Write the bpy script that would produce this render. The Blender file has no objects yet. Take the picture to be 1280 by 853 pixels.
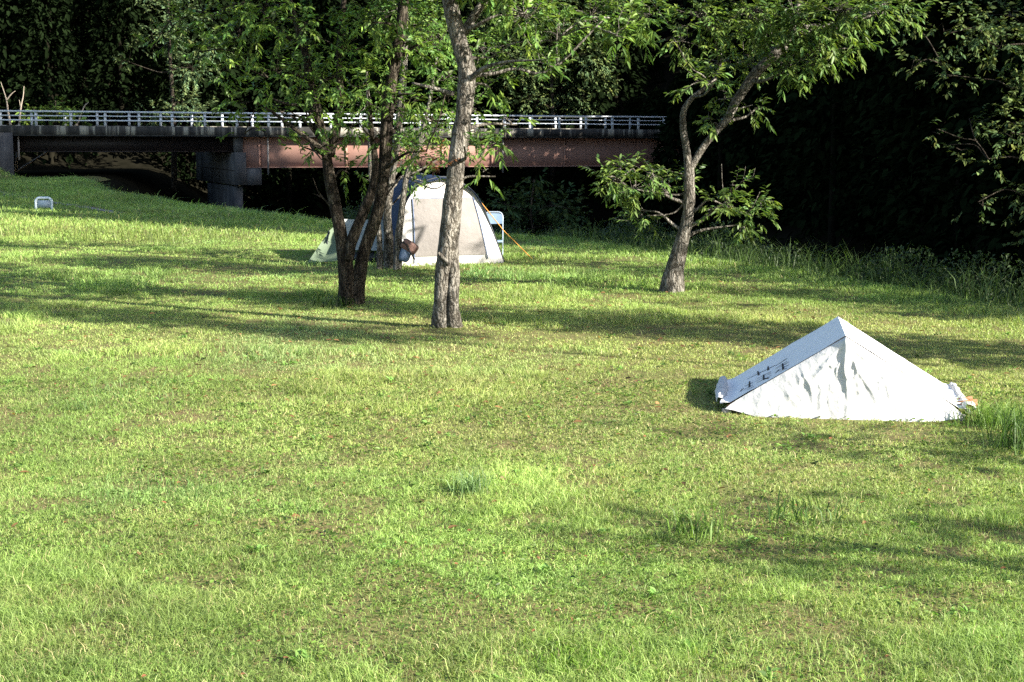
import bpy, math, random
import numpy as np
R = math.radians
random.seed(7)
rng = np.random.default_rng(11)
scene = bpy.context.scene
COL = scene.collection

# ------------------------------------------------------------------ camera, sky, sun, exposure
HC, FPX, YH = 3.8, 60/36*1280, 140.0
PITCH = math.atan((426.5-YH)/FPX)
cam_d = bpy.data.cameras.new('camera'); cam = bpy.data.objects.new('camera', cam_d); COL.objects.link(cam)
cam.location = (0, 0, HC); cam.rotation_euler = (math.pi/2-PITCH, 0, 0)
cam_d.sensor_width = 36; cam_d.lens = 60; cam_d.clip_start = 0.1; cam_d.clip_end = 2000
scene.camera = cam
SUN_EL = R(25); SX, SY = 0.857, -0.515            # horizontal direction towards the sun
world = bpy.data.worlds.new('World'); scene.world = world; world.use_nodes = True
nt = world.node_tree; bg = nt.nodes['Background']
sky = nt.nodes.new('ShaderNodeTexSky'); sky.sky_type = 'NISHITA'; sky.sun_disc = False
sky.sun_elevation = SUN_EL; sky.sun_rotation = math.atan2(SX, SY)
nt.links.new(sky.outputs[0], bg.inputs[0]); bg.inputs[1].default_value = 0.085
sun_d = bpy.data.lights.new('sun', 'SUN'); sun_d.energy = 5.0; sun_d.angle = R(0.5); sun_d.color = (1.0, 0.93, 0.82)
sun = bpy.data.objects.new('sun', sun_d); COL.objects.link(sun)
sun.rotation_euler = (math.pi/2-SUN_EL, 0, math.atan2(SX, -SY))
scene.view_settings.view_transform = 'Standard'; scene.view_settings.look = 'None'
scene.view_settings.exposure = 2.0; scene.view_settings.gamma = 1
scene.render.engine = 'CYCLES'
cy = scene.cycles
cy.max_bounces = 6; cy.diffuse_bounces = 2; cy.glossy_bounces = 2; cy.transmission_bounces = 3; cy.transparent_max_bounces = 4
cy.sample_clamp_indirect = 4
try:
    cy.use_denoising = False
except Exception: pass

# ------------------------------------------------------------------ helpers
def P(px, py, Y):
    """the point at depth Y that the photograph shows at pixel px, py"""
    cx, cyy = (px-640)/FPX, -(py-426.5)/FPX
    c, s = math.cos(PITCH), math.sin(PITCH)
    d = np.array([cx, c+cyy*s, -s+cyy*c])
    return np.array([0, 0, HC])+d*(Y/d[1])
def G(px, py, z=0.0):
    a = P(px, py, 10.0); d = a-np.array([0, 0, HC])
    return np.array([0, 0, HC])+d*((z-HC)/d[2])

def hash2(i, j, seed):
    n = (i.astype(np.int64)*374761393+j.astype(np.int64)*668265263+seed*1274126177) & 0xffffffff
    n = ((n ^ (n >> 13))*1103515245) & 0xffffffff
    n = ((n ^ (n >> 16))*2246822519) & 0xffffffff
    return ((n ^ (n >> 15)) & 0xffffff)/float(0xffffff)
def vnoise(x, y, seed=0):
    x = np.asarray(x, float); y = np.asarray(y, float)
    i, j = np.floor(x), np.floor(y); fx, fy = x-i, y-j
    fx = fx*fx*(3-2*fx); fy = fy*fy*(3-2*fy)
    a, b, c, d = hash2(i, j, seed), hash2(i+1, j, seed), hash2(i, j+1, seed), hash2(i+1, j+1, seed)
    return (a*(1-fx)+b*fx)*(1-fy)+(c*(1-fx)+d*fx)*fy
def fbm(x, y, seed=0, octaves=4):
    v, a, t = 0, 1.0, 0
    for k in range(octaves):
        v = v+a*vnoise(np.asarray(x)*2**k+17.3*k, np.asarray(y)*2**k-9.1*k, seed+k); t += a; a *= .5
    return v/t
def sstep(a, b, x):
    t = np.clip((x-a)/(b-a), 0, 1); return t*t*(3-2*t)

def link(name, me, mat, parent=None):
    o = bpy.data.objects.new(name, me); COL.objects.link(o)
    if mat:
        for m in (mat if isinstance(mat, (list, tuple)) else [mat]): me.materials.append(m)
    if parent: o.parent = parent
    return o
def mesh(name, V, F, mat, parent=None, col=None, smooth=False, midx=None):
    """F: list of int arrays, each (n,3) or (n,4)"""
    V = np.asarray(V, np.float32).reshape(-1, 3)
    F = [np.asarray(f, np.int32) for f in (F if isinstance(F, list) else [F]) if len(f)]
    me = bpy.data.meshes.new(name)
    me.vertices.add(len(V)); me.vertices.foreach_set('co', V.ravel())
    nl = sum(f.size for f in F); npo = sum(len(f) for f in F)
    me.loops.add(nl); me.polygons.add(npo)
    me.loops.foreach_set('vertex_index', np.concatenate([f.ravel() for f in F]))
    tot = np.concatenate([np.full(len(f), f.shape[1], np.int32) for f in F])
    st = np.concatenate([[0], np.cumsum(tot)[:-1]]).astype(np.int32)
    me.polygons.foreach_set('loop_start', st); me.polygons.foreach_set('loop_total', tot)
    if smooth: me.polygons.foreach_set('use_smooth', np.ones(npo, bool))
    if midx is not None: me.polygons.foreach_set('material_index', np.asarray(midx, np.int32))
    if col is not None:
        a = me.color_attributes.new('col', 'FLOAT_COLOR', 'POINT')
        c = np.ones((len(V), 4), np.float32); c[:, :3] = np.clip(col, 0.002, 1)
        a.data.foreach_set('color', c.ravel())
    me.update(calc_edges=True)
    return link(name, me, mat, parent)
class MB:
    """collects shapes that become ONE mesh"""
    def __init__(s): s.V, s.Q, s.T, s.n = [], [], [], 0
    def add(s, V, Q=(), T=()):
        V = np.asarray(V, float).reshape(-1, 3)
        if len(Q): s.Q.append(np.asarray(Q, int)+s.n)
        if len(T): s.T.append(np.asarray(T, int)+s.n)
        s.V.append(V); s.n += len(V); return s
    def hexa(s, c8):
        return s.add(c8, [(0,3,2,1),(4,5,6,7),(0,1,5,4),(1,2,6,5),(2,3,7,6),(3,0,4,7)])
    def box(s, x0, x1, y0, y1, z0, z1, f=None):
        c = np.array([(x0,y0,z0),(x1,y0,z0),(x1,y1,z0),(x0,y1,z0),(x0,y0,z1),(x1,y0,z1),(x1,y1,z1),(x0,y1,z1)], float)
        return s.hexa(np.array([f(*p) for p in c]) if f else c)
    def tube(s, pts, rad, n=8, cap=True, wob=0.0, seed=0):
        pts = np.asarray(pts, float); m = len(pts)
        rad = np.full(m, rad, float) if np.isscalar(rad) else np.asarray(rad, float)
        tg = np.gradient(pts, axis=0); tg /= np.linalg.norm(tg, axis=1)[:, None]+1e-9
        up = np.array([0.13, 0.29, 0.95]) if abs(tg[0][2]) < .9 else np.array([1., .1, 0])
        A = np.zeros_like(pts); u = up
        for i in range(m):
            u = u-tg[i]*np.dot(u, tg[i]); u /= np.linalg.norm(u)+1e-9; A[i] = u
        B = np.cross(tg, A)
        th = np.linspace(0, 2*np.pi, n, endpoint=False)
        rr = rad[:, None]*np.ones((1, n))
        if wob:
            L = np.concatenate([[0], np.cumsum(np.linalg.norm(np.diff(pts, axis=0), axis=1))])
            nn = vnoise(np.tile(np.arange(n)*.8, (m, 1))+seed, np.tile(L[:, None]*4.0, (1, n)), seed+5)
            nn2 = vnoise(np.tile(np.arange(n)*.35, (m, 1))+seed, np.tile(L[:, None]*1.2, (1, n)), seed+9)
            rr = rr*(1+wob*(nn-.5)+1.5*wob*(nn2-.5))
        ring = pts[:, None, :]+rr[:, :, None]*(np.cos(th)[None, :, None]*A[:, None, :]+np.sin(th)[None, :, None]*B[:, None, :])
        V = ring.reshape(-1, 3); q = []
        i, j = np.meshgrid(np.arange(m-1), np.arange(n), indexing='ij'); j2 = (j+1) % n
        q = np.stack([i*n+j, i*n+j2, (i+1)*n+j2, (i+1)*n+j], -1).reshape(-1, 4)
        T = []
        if cap:
            V = np.vstack([V, pts[0], pts[-1]]); b = m*n
            T = [(b, (k+1) % n, k) for k in range(n)]+[(b+1, (m-1)*n+k, (m-1)*n+(k+1) % n) for k in range(n)]
        return s.add(V, q, T)
    def build(s, name, mat, parent=None, smooth=False, col=None):
        V = np.vstack(s.V); F = []
        if s.Q: F.append(np.vstack(s.Q))
        if s.T: F.append(np.vstack(s.T))
        return mesh(name, V, F, mat, parent, col, smooth)
def curve(ctrl, k=6):
    """Catmull-Rom through control points"""
    c = np.asarray(ctrl, float); c = np.vstack([2*c[0]-c[1], c, 2*c[-1]-c[-2]]); out = []
    for i in range(1, len(c)-2):
        for t in np.linspace(0, 1, k, endpoint=False):
            a, b, d, e = c[i-1], c[i], c[i+1], c[i+2]
            out.append(.5*((2*b)+(-a+d)*t+(2*a-5*b+4*d-e)*t*t+(-a+3*b-3*d+e)*t**3))
    out.append(c[-2]); return np.array(out)
def tag(o, label=None, cat=None, group=None, kind=None):
    for k, v in (('label', label), ('category', cat), ('group', group), ('kind', kind)):
        if v: o[k] = v
    return o
def empty(name, loc=(0, 0, 0)):
    o = bpy.data.objects.new(name, None); COL.objects.link(o); o.location = loc; return o
def keep(parent, *kids):
    """parent parts whose meshes are in world coordinates to a thing placed at its base"""
    for k in kids:
        k.parent = parent; k.data.transform(__import__('mathutils').Matrix.Translation(-parent.location))

# ------------------------------------------------------------------ materials
def newmat(name, rough=.6, color=(.5, .5, .5)):
    m = bpy.data.materials.new(name); m.use_nodes = True
    b = m.node_tree.nodes['Principled BSDF']; b.inputs['Roughness'].default_value = rough
    b.inputs['Base Color'].default_value = (*color, 1); b.inputs['Specular IOR Level'].default_value = .3
    return m, m.node_tree, b
def ramp(nt, pairs):
    r = nt.nodes.new('ShaderNodeValToRGB'); e = r.color_ramp.elements
    while len(e) < len(pairs): e.new(.5)
    for x, (p, c) in zip(e, pairs): x.position = p; x.color = (*c, 1)
    return r
def noise(nt, scale, detail=6, rough=.6, vec=None, stretch=None):
    n = nt.nodes.new('ShaderNodeTexNoise'); n.inputs['Scale'].default_value = scale
    n.inputs['Detail'].default_value = detail; n.inputs['Roughness'].default_value = rough
    tc = nt.nodes.new('ShaderNodeTexCoord'); mp = nt.nodes.new('ShaderNodeMapping')
    if stretch: mp.inputs['Scale'].default_value = stretch
    nt.links.new(tc.outputs['Object'], mp.inputs[0]); nt.links.new(mp.outputs[0], n.inputs['Vector'])
    return n
def noisy(name, pairs, scale=5, rough=.8, stretch=None, bump=0.0, bscale=None, detail=8, dist=.02):
    m, nt, b = newmat(name, rough)
    n = noise(nt, scale, detail, .65, stretch=stretch); r = ramp(nt, pairs)
    nt.links.new(n.outputs[0], r.inputs[0]); nt.links.new(r.outputs[0], b.inputs['Base Color'])
    if bump:
        n2 = noise(nt, bscale or scale*3, 8, .7, stretch=stretch); bm = nt.nodes.new('ShaderNodeBump')
        bm.inputs['Strength'].default_value = bump; bm.inputs['Distance'].default_value = dist
        nt.links.new(n2.outputs[0], bm.inputs['Height']); nt.links.new(bm.outputs[0], b.inputs['Normal'])
    return m
def leafmat(name, trans=.35, rough=.45, spec=.35, tint=(1.1, 1.25, .5)):
    """leaf or blade: colour from the mesh's own colour attribute, part of the light passes through"""
    m, nt, b = newmat(name, rough); b.inputs['Specular IOR Level'].default_value = spec
    a = nt.nodes.new('ShaderNodeAttribute'); a.attribute_name = 'col'
    nt.links.new(a.outputs['Color'], b.inputs['Base Color'])
    t = nt.nodes.new('ShaderNodeBsdfTranslucent'); mx = nt.nodes.new('ShaderNodeMix'); mx.data_type = 'RGBA'; mx.blend_type = 'MULTIPLY'
    mx.inputs[0].default_value = 1; mx.inputs[7].default_value = (*tint, 1)
    nt.links.new(a.outputs['Color'], mx.inputs[6]); nt.links.new(mx.outputs[2], t.inputs[0])
    s = nt.nodes.new('ShaderNodeMixShader'); s.inputs[0].default_value = trans
    nt.links.new(b.outputs[0], s.inputs[1]); nt.links.new(t.outputs[0], s.inputs[2])
    nt.links.new(s.outputs[0], nt.nodes['Material Output'].inputs[0])
    return m
M = {}
M['grass'] = leafmat('grass_blade', .4, .5, .3)
M['leaf'] = leafmat('chestnut_leaf', .32, .45, .25)
M['leaf_far'] = leafmat('far_leaf', .15, .7, .05)
M['leaf_mass'] = leafmat('forest_shade_leaf', .04, .9, 0.0)
def barkmat(name, dark, mid, light):
    m, nt, b = newmat(name, .9); b.inputs['Specular IOR Level'].default_value = .1
    n = noise(nt, 9, 10, .7, stretch=(1, 1, .22)); r = ramp(nt, [(.3, dark), (.5, mid), (.72, light)])
    nt.links.new(n.outputs[0], r.inputs[0])
    n3 = noise(nt, 3.5, 5, .6); r3 = ramp(nt, [(.52, (0, 0, 0)), (.66, (1, 1, 1))])
    nt.links.new(n3.outputs[0], r3.inputs[0])
    mx = nt.nodes.new('ShaderNodeMix'); mx.data_type = 'RGBA'
    ml = nt.nodes.new('ShaderNodeMath'); ml.operation = 'MULTIPLY'; ml.inputs[1].default_value = .55
    nt.links.new(r3.outputs[0], ml.inputs[0]); nt.links.new(ml.outputs[0], mx.inputs[0])
    nt.links.new(r.outputs[0], mx.inputs[6]); mx.inputs[7].default_value = tuple(1.2*q for q in light)+(1,)   # lichen
    crk = nt.nodes.new('ShaderNodeMix'); crk.data_type = 'RGBA'; crk.blend_type = 'MULTIPLY'; crk.inputs[0].default_value = 1
    nt.links.new(mx.outputs[2], crk.inputs[6]); nt.links.new(crk.outputs[2], b.inputs['Base Color'])
    v = nt.nodes.new('ShaderNodeTexVoronoi'); v.inputs['Scale'].default_value = 16; v.feature = 'DISTANCE_TO_EDGE'
    tc = nt.nodes.new('ShaderNodeTexCoord'); mp = nt.nodes.new('ShaderNodeMapping'); mp.inputs['Scale'].default_value = (1, 1, .28)
    nn = noise(nt, 6, 4); ad = nt.nodes.new('ShaderNodeMix'); ad.data_type = 'VECTOR'; ad.inputs[0].default_value = .12
    nt.links.new(tc.outputs['Object'], mp.inputs[0]); nt.links.new(mp.outputs[0], ad.inputs[4]); nt.links.new(nn.outputs[1], ad.inputs[5])
    nt.links.new(ad.outputs[1], v.inputs['Vector'])
    rc = ramp(nt, [(.02, (.3, .28, .25)), (.14, (1.1, 1.1, 1.1))]); nt.links.new(v.outputs['Distance'], rc.inputs[0]); nt.links.new(rc.outputs[0], crk.inputs[7])
    sm = nt.nodes.new('ShaderNodeMath'); sm.operation = 'ADD'; nt.links.new(v.outputs['Distance'], sm.inputs[0])
    n4 = noise(nt, 30, 6, .7, stretch=(1, 1, .4)); ml2 = nt.nodes.new('ShaderNodeMath'); ml2.operation = 'MULTIPLY'; ml2.inputs[1].default_value = .5
    nt.links.new(n4.outputs[0], ml2.inputs[0]); nt.links.new(ml2.outputs[0], sm.inputs[1])
    bm = nt.nodes.new('ShaderNodeBump'); bm.inputs['Strength'].default_value = 1.0; bm.inputs['Distance'].default_value = .09
    nt.links.new(sm.outputs[0], bm.inputs['Height']); nt.links.new(bm.outputs[0], b.inputs['Normal'])
    return m
M['bark'] = barkmat('grey_bark', (.032, .029, .025), (.13, .12, .102), (.29, .272, .235))
M['bark_dark'] = barkmat('dark_bark', (.008, .007, .006), (.032, .026, .02), (.12, .105, .08))
M['twig'] = noisy('pale_twig', [(.3, (.2, .16, .12)), (.7, (.42, .36, .28))], 12)
M['soil'] = None
m, nt, b = newmat('meadow_soil', .95); b.inputs['Specular IOR Level'].default_value = .05
n1 = noise(nt, .9, 8, .65); r1 = ramp(nt, [(.35, (.125, .155, .05)), (.55, (.155, .15, .065)), (.7, (.18, .135, .075))])
n2 = noise(nt, 14, 8, .75); r2 = ramp(nt, [(.3, (.45, .45, .45)), (.7, (1.25, 1.2, 1.1))])
mx = nt.nodes.new('ShaderNodeMix'); mx.data_type = 'RGBA'; mx.blend_type = 'MULTIPLY'; mx.inputs[0].default_value = 1
nt.links.new(n1.outputs[0], r1.inputs[0]); nt.links.new(n2.outputs[0], r2.inputs[0])
nt.links.new(r1.outputs[0], mx.inputs[6]); nt.links.new(r2.outputs[0], mx.inputs[7]); nt.links.new(mx.outputs[2], b.inputs['Base Color'])
M['soil'] = m
M['hill'] = noisy('forest_shade_floor', [(.3, (.006, .006, .004)), (.7, (.014, .013, .009))], 1.2, .95)  # shade of the woods is put into this dark floor and trunk colour
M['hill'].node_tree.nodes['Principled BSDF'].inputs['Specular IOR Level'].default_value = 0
M['concrete'] = noisy('weathered_concrete', [(.25, (.02, .02, .021)), (.5, (.058, .06, .062)), (.75, (.13, .13, .128))], 1.1, .85, stretch=(1, 1, .35), bump=.3, bscale=8)
M['fascia'] = noisy('streaked_fascia', [(.42, (.025, .024, .022)), (.53, (.05, .047, .042)), (.59, (.26, .245, .2))], 1.9, .9, stretch=(1, 1, .06), bump=.2, detail=4)
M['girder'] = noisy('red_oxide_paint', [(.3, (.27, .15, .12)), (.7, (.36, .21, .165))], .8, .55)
M['girder_shade_joint'] = noisy('girder_shade_and_joint_dark', [(.3, (.010, .008, .008)), (.7, (.018, .013, .012))], .8, .6)  # near-black stands in for deck shade on the left span; also pier joints
M['rail'] = noisy('rail_paint', [(.3, (.44, .48, .53)), (.7, (.56, .6, .64))], 3, .4)
M['pipe'] = noisy('grey_pipe', [(.3, (.16, .15, .14)), (.7, (.28, .26, .25))], 3, .5)
M['asphalt'] = noisy('asphalt', [(.3, (.035, .035, .035)), (.7, (.065, .065, .06))], 30, .9)
M['path'] = noisy('gravel_path', [(.3, (.12, .11, .1)), (.7, (.24, .22, .2))], 25, .95)
M['canvas'] = None

# ------------------------------------------------------------------ terrain
BROW = np.array([(-26, 175), (-25.5, 130), (-25.3, 97), (-20.5, 81), (-14.5, 70.5), (-10, 63), (-5.8, 56.5), (1.4, 50.6), (5.9, 40.5), (9.4, 31), (12, 20), (15, 5), (18, -60)], float)
TOE = np.array([(-90, 113), (-45, 114), (-30, 117), (-15, 122), (2, 127), (10, 122), (14, 108), (16.5, 88), (17, 70), (18, 57), (22.5, 42), (31, 24), (44, 8), (60, -30), (70, -80)], float)
def sdist(poly, x, y):
    x = np.asarray(x, float); y = np.asarray(y, float)
    best = np.full(x.shape, 1e9); sg = np.ones(x.shape)
    for a, b in zip(poly[:-1], poly[1:]):
        d = b-a; t = np.clip(((x-a[0])*d[0]+(y-a[1])*d[1])/(d@d), 0, 1)
        qx, qy = x-(a[0]+t*d[0]), y-(a[1]+t*d[1]); r = np.hypot(qx, qy)
        c = d[0]*qy-d[1]*qx; m_ = r < best
        sg = np.where(m_, np.where(c >= 0, 1, -1), sg); best = np.where(m_, r, best)
    return best*sg
O_B = np.array([-29.8, 100.0]); T_B = np.array([.907, .42]); N_B = np.array([-.42, .907])
def brow(x, y): return sdist(BROW, x, y)
def toe(x, y): return sdist(TOE, x, y)
def height(x, y):
    x = np.asarray(x, float); y = np.asarray(y, float)
    s = brow(x, y); h = toe(x, y)
    z = -4.4*sstep(.3, 8, s)
    meadow = 1-sstep(-1, 3, s)
    z = z+meadow*(.09*(fbm(x*.16, y*.16, 3, 3)-.5)+.05*(fbm(x*.9, y*.9, 8, 3)-.5))
    z = z+.5*meadow*np.exp(-((x+30)/6)**2-((y-78)/10)**2)
    hill = np.clip(h, 0, 60)*.75*sstep(10, 60, y)+np.clip(h, 0, 50)*.25*(1-sstep(10, 60, y))
    hill = hill*(1+.2*(fbm(x*.05, y*.05, 4, 3)-.5))
    z = z+np.where(h > 0, hill, 0)
    t = (x-O_B[0])*T_B[0]+(y-O_B[1])*T_B[1]; n = (x-O_B[0])*N_B[0]+(y-O_B[1])*N_B[1]
    emb = sstep(1.0, -3.0, t)*sstep(-5, -.5, n)*(1-sstep(8, 13, n))
    z = z*(1-emb)+2.55*emb
    return z
def axis(a, b, fine0, fine1, df, dc):
    return np.unique(np.concatenate([np.arange(a, fine0, dc), np.arange(fine0, fine1, df), np.arange(fine1, b+dc, dc)]))
gx = axis(-140, 140, -34, 34, .4, 4); gy = axis(-50, 260, 8, 70, .4, 2.5)
X, Y = np.meshgrid(gx, gy); Z = height(X, Y); nx, ny = len(gx), len(gy)
i, j = np.meshgrid(np.arange(nx-1), np.arange(ny-1)); b0 = (j*nx+i).ravel()
q = np.stack([b0, b0+1, b0+nx+1, b0+nx], -1)
fx, fy = (X[:-1, :-1]+.5).ravel(), (Y[:-1, :-1]+.5).ravel()
g = mesh('ground', np.stack([X, Y, Z], -1), q, [M['soil'], M['hill']], smooth=True, midx=((brow(fx, fy) > 1.5) | (toe(fx, fy) > -4) | ((fx-O_B[0])*N_B[0]+(fy-O_B[1])*N_B[1] > -1.5)).astype(int))  # dark floor reaches under the bridge, painting the shade there
tag(g, kind='structure')
# river in the gorge
mw, ntw, bw = newmat('river_water', .08, (.01, .016, .014)); bw.inputs['Specular IOR Level'].default_value = .5
nw = noise(ntw, 1.5, 4); bmp = ntw.nodes.new('ShaderNodeBump'); bmp.inputs['Strength'].default_value = .25
ntw.links.new(nw.outputs[0], bmp.inputs['Height']); ntw.links.new(bmp.outputs[0], bw.inputs['Normal'])
wx = np.linspace(-40, 60, 40); wy = np.linspace(-60, 180, 80); WX, WY = np.meshgrid(wx, wy)
i, j = np.meshgrid(np.arange(39), np.arange(79)); b0 = (j*40+i).ravel()
cxm, cym = (WX[:-1, :-1]+1).ravel(), (WY[:-1, :-1]+1).ravel()
ok = (brow(cxm, cym) > 2) & (toe(cxm, cym) < 3)
tag(mesh('river', np.stack([WX, WY, np.full_like(WX, -4.05)], -1), np.stack([b0, b0+1, b0+41, b0+40], -1)[ok], mw), kind='structure')
# path on the left bank: a strip that follows the ground
pc = curve([G(-120, 226, .25), G(-20, 237, .2), G(45, 249, .1), G(110, 261, 0), G(150, 268, 0)], 10)
pv = []
for k_, p in enumerate(pc):
    for w in (-.45, .45):
        yy = p[1]+w; pv.append((p[0], yy, float(height(p[0], yy))+.03))
pq = [(2*k, 2*k+2, 2*k+3, 2*k+1) for k in range(len(pc)-1)]
path_pts = pc[:, :2].copy()
tag(mesh('path', pv, np.array(pq), M['path'], smooth=True), kind='structure')

# ------------------------------------------------------------------ leaves
def leaf_geo(Pb, D, N, L, W, fold=.25, droop=.18):
    n = len(Pb); D = D/(np.linalg.norm(D, axis=1)[:, None]+1e-9)
    S = np.cross(D, N); S /= np.linalg.norm(S, axis=1)[:, None]+1e-9; N = np.cross(S, D)
    L = np.asarray(L).reshape(-1, 1); W = np.asarray(W).reshape(-1, 1)
    up = N*W*fold; dr = np.array([0, 0, -1.])*L*droop
    V = np.stack([Pb, Pb+D*L*.28+S*W+up, Pb+D*L*.66+S*W*.8+up+dr*.4, Pb+D*L+dr, Pb+D*L*.66-S*W*.8+up+dr*.4, Pb+D*L*.28-S*W+up], 1)
    b = (np.arange(n)*6)[:, None]
    return V.reshape(-1, 3), np.vstack([b+np.array([0, 1, 2, 3]), b+np.array([0, 3, 4, 5])])
def unit(n, r=rng):
    v = r.normal(size=(n, 3)); return v/np.linalg.norm(v, axis=1)[:, None]
def sprays(C, A, per, L, W, rl, base, var=.25, r=rng, droop=.2, warm=.25):
    """C spray roots, A spray axes (length = spray length): leaves alternate along each axis"""
    n = len(C); al = np.linalg.norm(A, axis=1)[:, None]; D0 = A/al
    t = (np.arange(per)+.5)/per
    root = C[:, None, :]+A[:, None, :]*t[None, :, None]
    side = np.cross(D0, np.array([0, 0, 1.])); side /= np.linalg.norm(side, axis=1)[:, None]+1e-6
    sgn = np.where(np.arange(per) % 2 == 0, 1, -1)[None, :, None]
    D = D0[:, None, :]*(.55+.5*t)[None, :, None]+side[:, None, :]*sgn*.8+r.normal(size=(n, per, 3))*.28+np.array([0, 0, -droop])
    N = np.array([0, 0, 1.])+r.normal(size=(n, per, 3))*.45
    k = n*per
    ll = L*(1+rl*r.uniform(-1, 1, k)); ww = W*(1+rl*r.uniform(-1, 1, k))
    V, Q = leaf_geo(root.reshape(-1, 3), D.reshape(-1, 3), N.reshape(-1, 3), ll, ww, droop=droop)
    b = np.asarray(base)[None, :] if np.ndim(base) == 1 else np.repeat(np.asarray(base), per, 0)
    sp = np.repeat(1+var*r.normal(size=(n, 1)), per, 0); lf = 1+var*.8*r.normal(size=(k, 1))
    c = b*np.clip(sp*lf, .35, 2.2); wm = np.clip(np.repeat(r.normal(size=(n, 1)), per, 0)*.5+r.normal(size=(k, 1))*.5, -1, 2)*warm
    c = c*np.hstack([1+wm, 1+wm*.35, 1-wm*.4])
    return V, Q, np.repeat(c, 6, 0)
def clump_sprays(cl, dens, spl, r=rng, flat=.75, hollow=.35):
    """cl rows x,y,z,radius,weight -> spray roots and axes"""
    C, A = [], []
    for c in cl:
        n = max(3, int(dens*c[3]**2*c[4]))
        d = unit(n, r); q = np.clip(r.uniform(0, 1, n)**.45, hollow*r.uniform(0, 1, n), 1)[:, None]
        p = np.array(c[:3])+d*q*c[3]*np.array([1, 1, flat])*(1+.25*r.normal(size=(n, 1)))
        a = d*.9+unit(n, r)*.6+np.array([0, 0, .05]); a /= np.linalg.norm(a, axis=1)[:, None]
        C.append(p); A.append(a*spl*r.uniform(.6, 1.3, (n, 1)))
    return np.vstack(C), np.vstack(A)

def tree(name, label, stems, clumps, base, leafL=.15, leafW=.026, per=9, dens=60, spl=.32, bark='bark', cat='tree', group=None,
         seed=1, extra=(), leafmat_='leaf', auto=True, var=.25, warm=.25, twig_share=.35, crown_name='crown', sides=14, wob=.16):
    """stems: list of (points, radii); clumps rows x,y,z,r,weight; branches run from the nearest stem node to every clump"""
    r = np.random.default_rng(seed); tb = MB(); nodes = []
    for k, (pts, rad) in enumerate(stems):
        c = curve(pts, 7); rr = np.interp(np.linspace(0, 1, len(c)), np.linspace(0, 1, len(rad)), rad)
        tb.tube(c, rr, sides, wob=wob, seed=seed*7+k)
        for p_, q_ in zip(c, rr): nodes.append((*p_, q_))
    nodes = np.array(nodes)
    C, A = clump_sprays(clumps, dens, spl, r)
    if auto:
        for c in clumps:
            c3 = np.array(c[:3]); d = np.linalg.norm(nodes[:, :3]-c3, axis=1)+1.5*np.clip(nodes[:, 2]-c3[2]+.25, 0, 9)
            k = int(np.argmin(d)); a = nodes[k, :3]; r0 = min(nodes[k, 3]*.6, .02+.03*d[k]**.5)
            if d[k] < .25: continue
            mid = (a+c3)/2+np.array([0, 0, .1*d[k]])+r.normal(size=3)*.08*d[k]
            cc = curve([a, a*.6+mid*.4+r.normal(size=3)*.03*d[k], mid, c3+r.normal(size=3)*.1], 4)
            tb.tube(cc, np.linspace(r0, .012, len(cc)), 6, cap=False)
            if d[k] > 1.0:
                nodes = np.vstack([nodes, [(*p_, .03) for p_ in cc[len(cc)//2:]]])
    for (pts, r0, r1) in extra:
        c = curve(pts, 5); tb.tube(c, np.linspace(r0, r1, len(c)), 6, cap=True)
    for p_, a_ in zip(C, A):
        if r.uniform() < twig_share:
            d = np.linalg.norm(clumps[:, :3]-p_, axis=1) if isinstance(clumps, np.ndarray) else np.linalg.norm(np.array(clumps)[:, :3]-p_, axis=1)
            c3 = np.array(clumps[int(np.argmin(d))][:3])
            tb.tube([c3, (c3+p_)/2+r.normal(size=3)*.05, p_, p_+a_], [.012, .008, .005, .003], 3, cap=False)
    V, Q, col = sprays(C, A, per, leafL, leafW, .35, base, var, r, warm=warm)
    root = empty(name, np.array(stems[0][0][0]))
    t = tb.build('trunk', M[bark], smooth=True)
    cr = mesh(crown_name, V, Q, M[leafmat_], col=col)
    keep(root, t, cr)
    tag(root, label, cat, group)
    return root
def PX(lst, Y, jit=0.0, r=None):
    r = r or rng
    return [P(a, b, Y+(r.uniform(-jit, jit) if jit else 0)) for a, b in lst]
def PCL(lst, Y, jit=1.3, seed=1):
    """clumps given as px,py,radius px[,weight]"""
    r = np.random.default_rng(seed); out = []
    for e in lst:
        d = Y+r.uniform(-jit, jit); p = P(e[0], e[1], d)
        out.append((*p, e[2]*d/FPX, e[3] if len(e) > 3 else 1.0))
    return out
def above(cx, cy, z0, z1, rad, n, r0, r1, seed, w=1.0):
    r = np.random.default_rng(seed)
    return [(cx+r.uniform(-rad, rad), cy+r.uniform(-rad, rad), r.uniform(z0, z1), r.uniform(r0, r1), w) for _ in range(n)]

# ------------------------------------------------------------------ bridge
bridge = empty('bridge', (O_B[0], O_B[1], 0))
def BF(t, n, z): return (O_B[0]+T_B[0]*t+N_B[0]*n, O_B[1]+T_B[1]*t+N_B[1]*n, z-.0095*t)
def tpx(px):
    r = (px-640)/FPX; return (29.8+100*r)/(.907-.42*r)
def zpx(px, py):
    t = tpx(px); return P(px, py, O_B[1]+T_B[1]*t)[2]+.0095*t
def bpart(name, boxes, mat, parent=bridge):
    mb = MB()
    for bx in boxes: mb.box(*bx, f=BF)
    o = mb.build(name, M[mat]); keep(bridge, o)
    if parent is not bridge:
        o.parent = parent
    return o
TL, TR, WID = -.6, 62.0, 6.6
bpart('deck', [(TL, TR, .02, WID-.02, 2.42, 2.70)], 'concrete')
for n0 in (0, WID-.32):
    bpart('kerb', [(TL, TR, n0, n0+.32, 2.50, 3.0)], 'fascia')
bpart('road_surface', [(TL-8, TR, .34, WID-.34, 2.704, 2.73)], 'asphalt')
tm = tpx(306)
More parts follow.
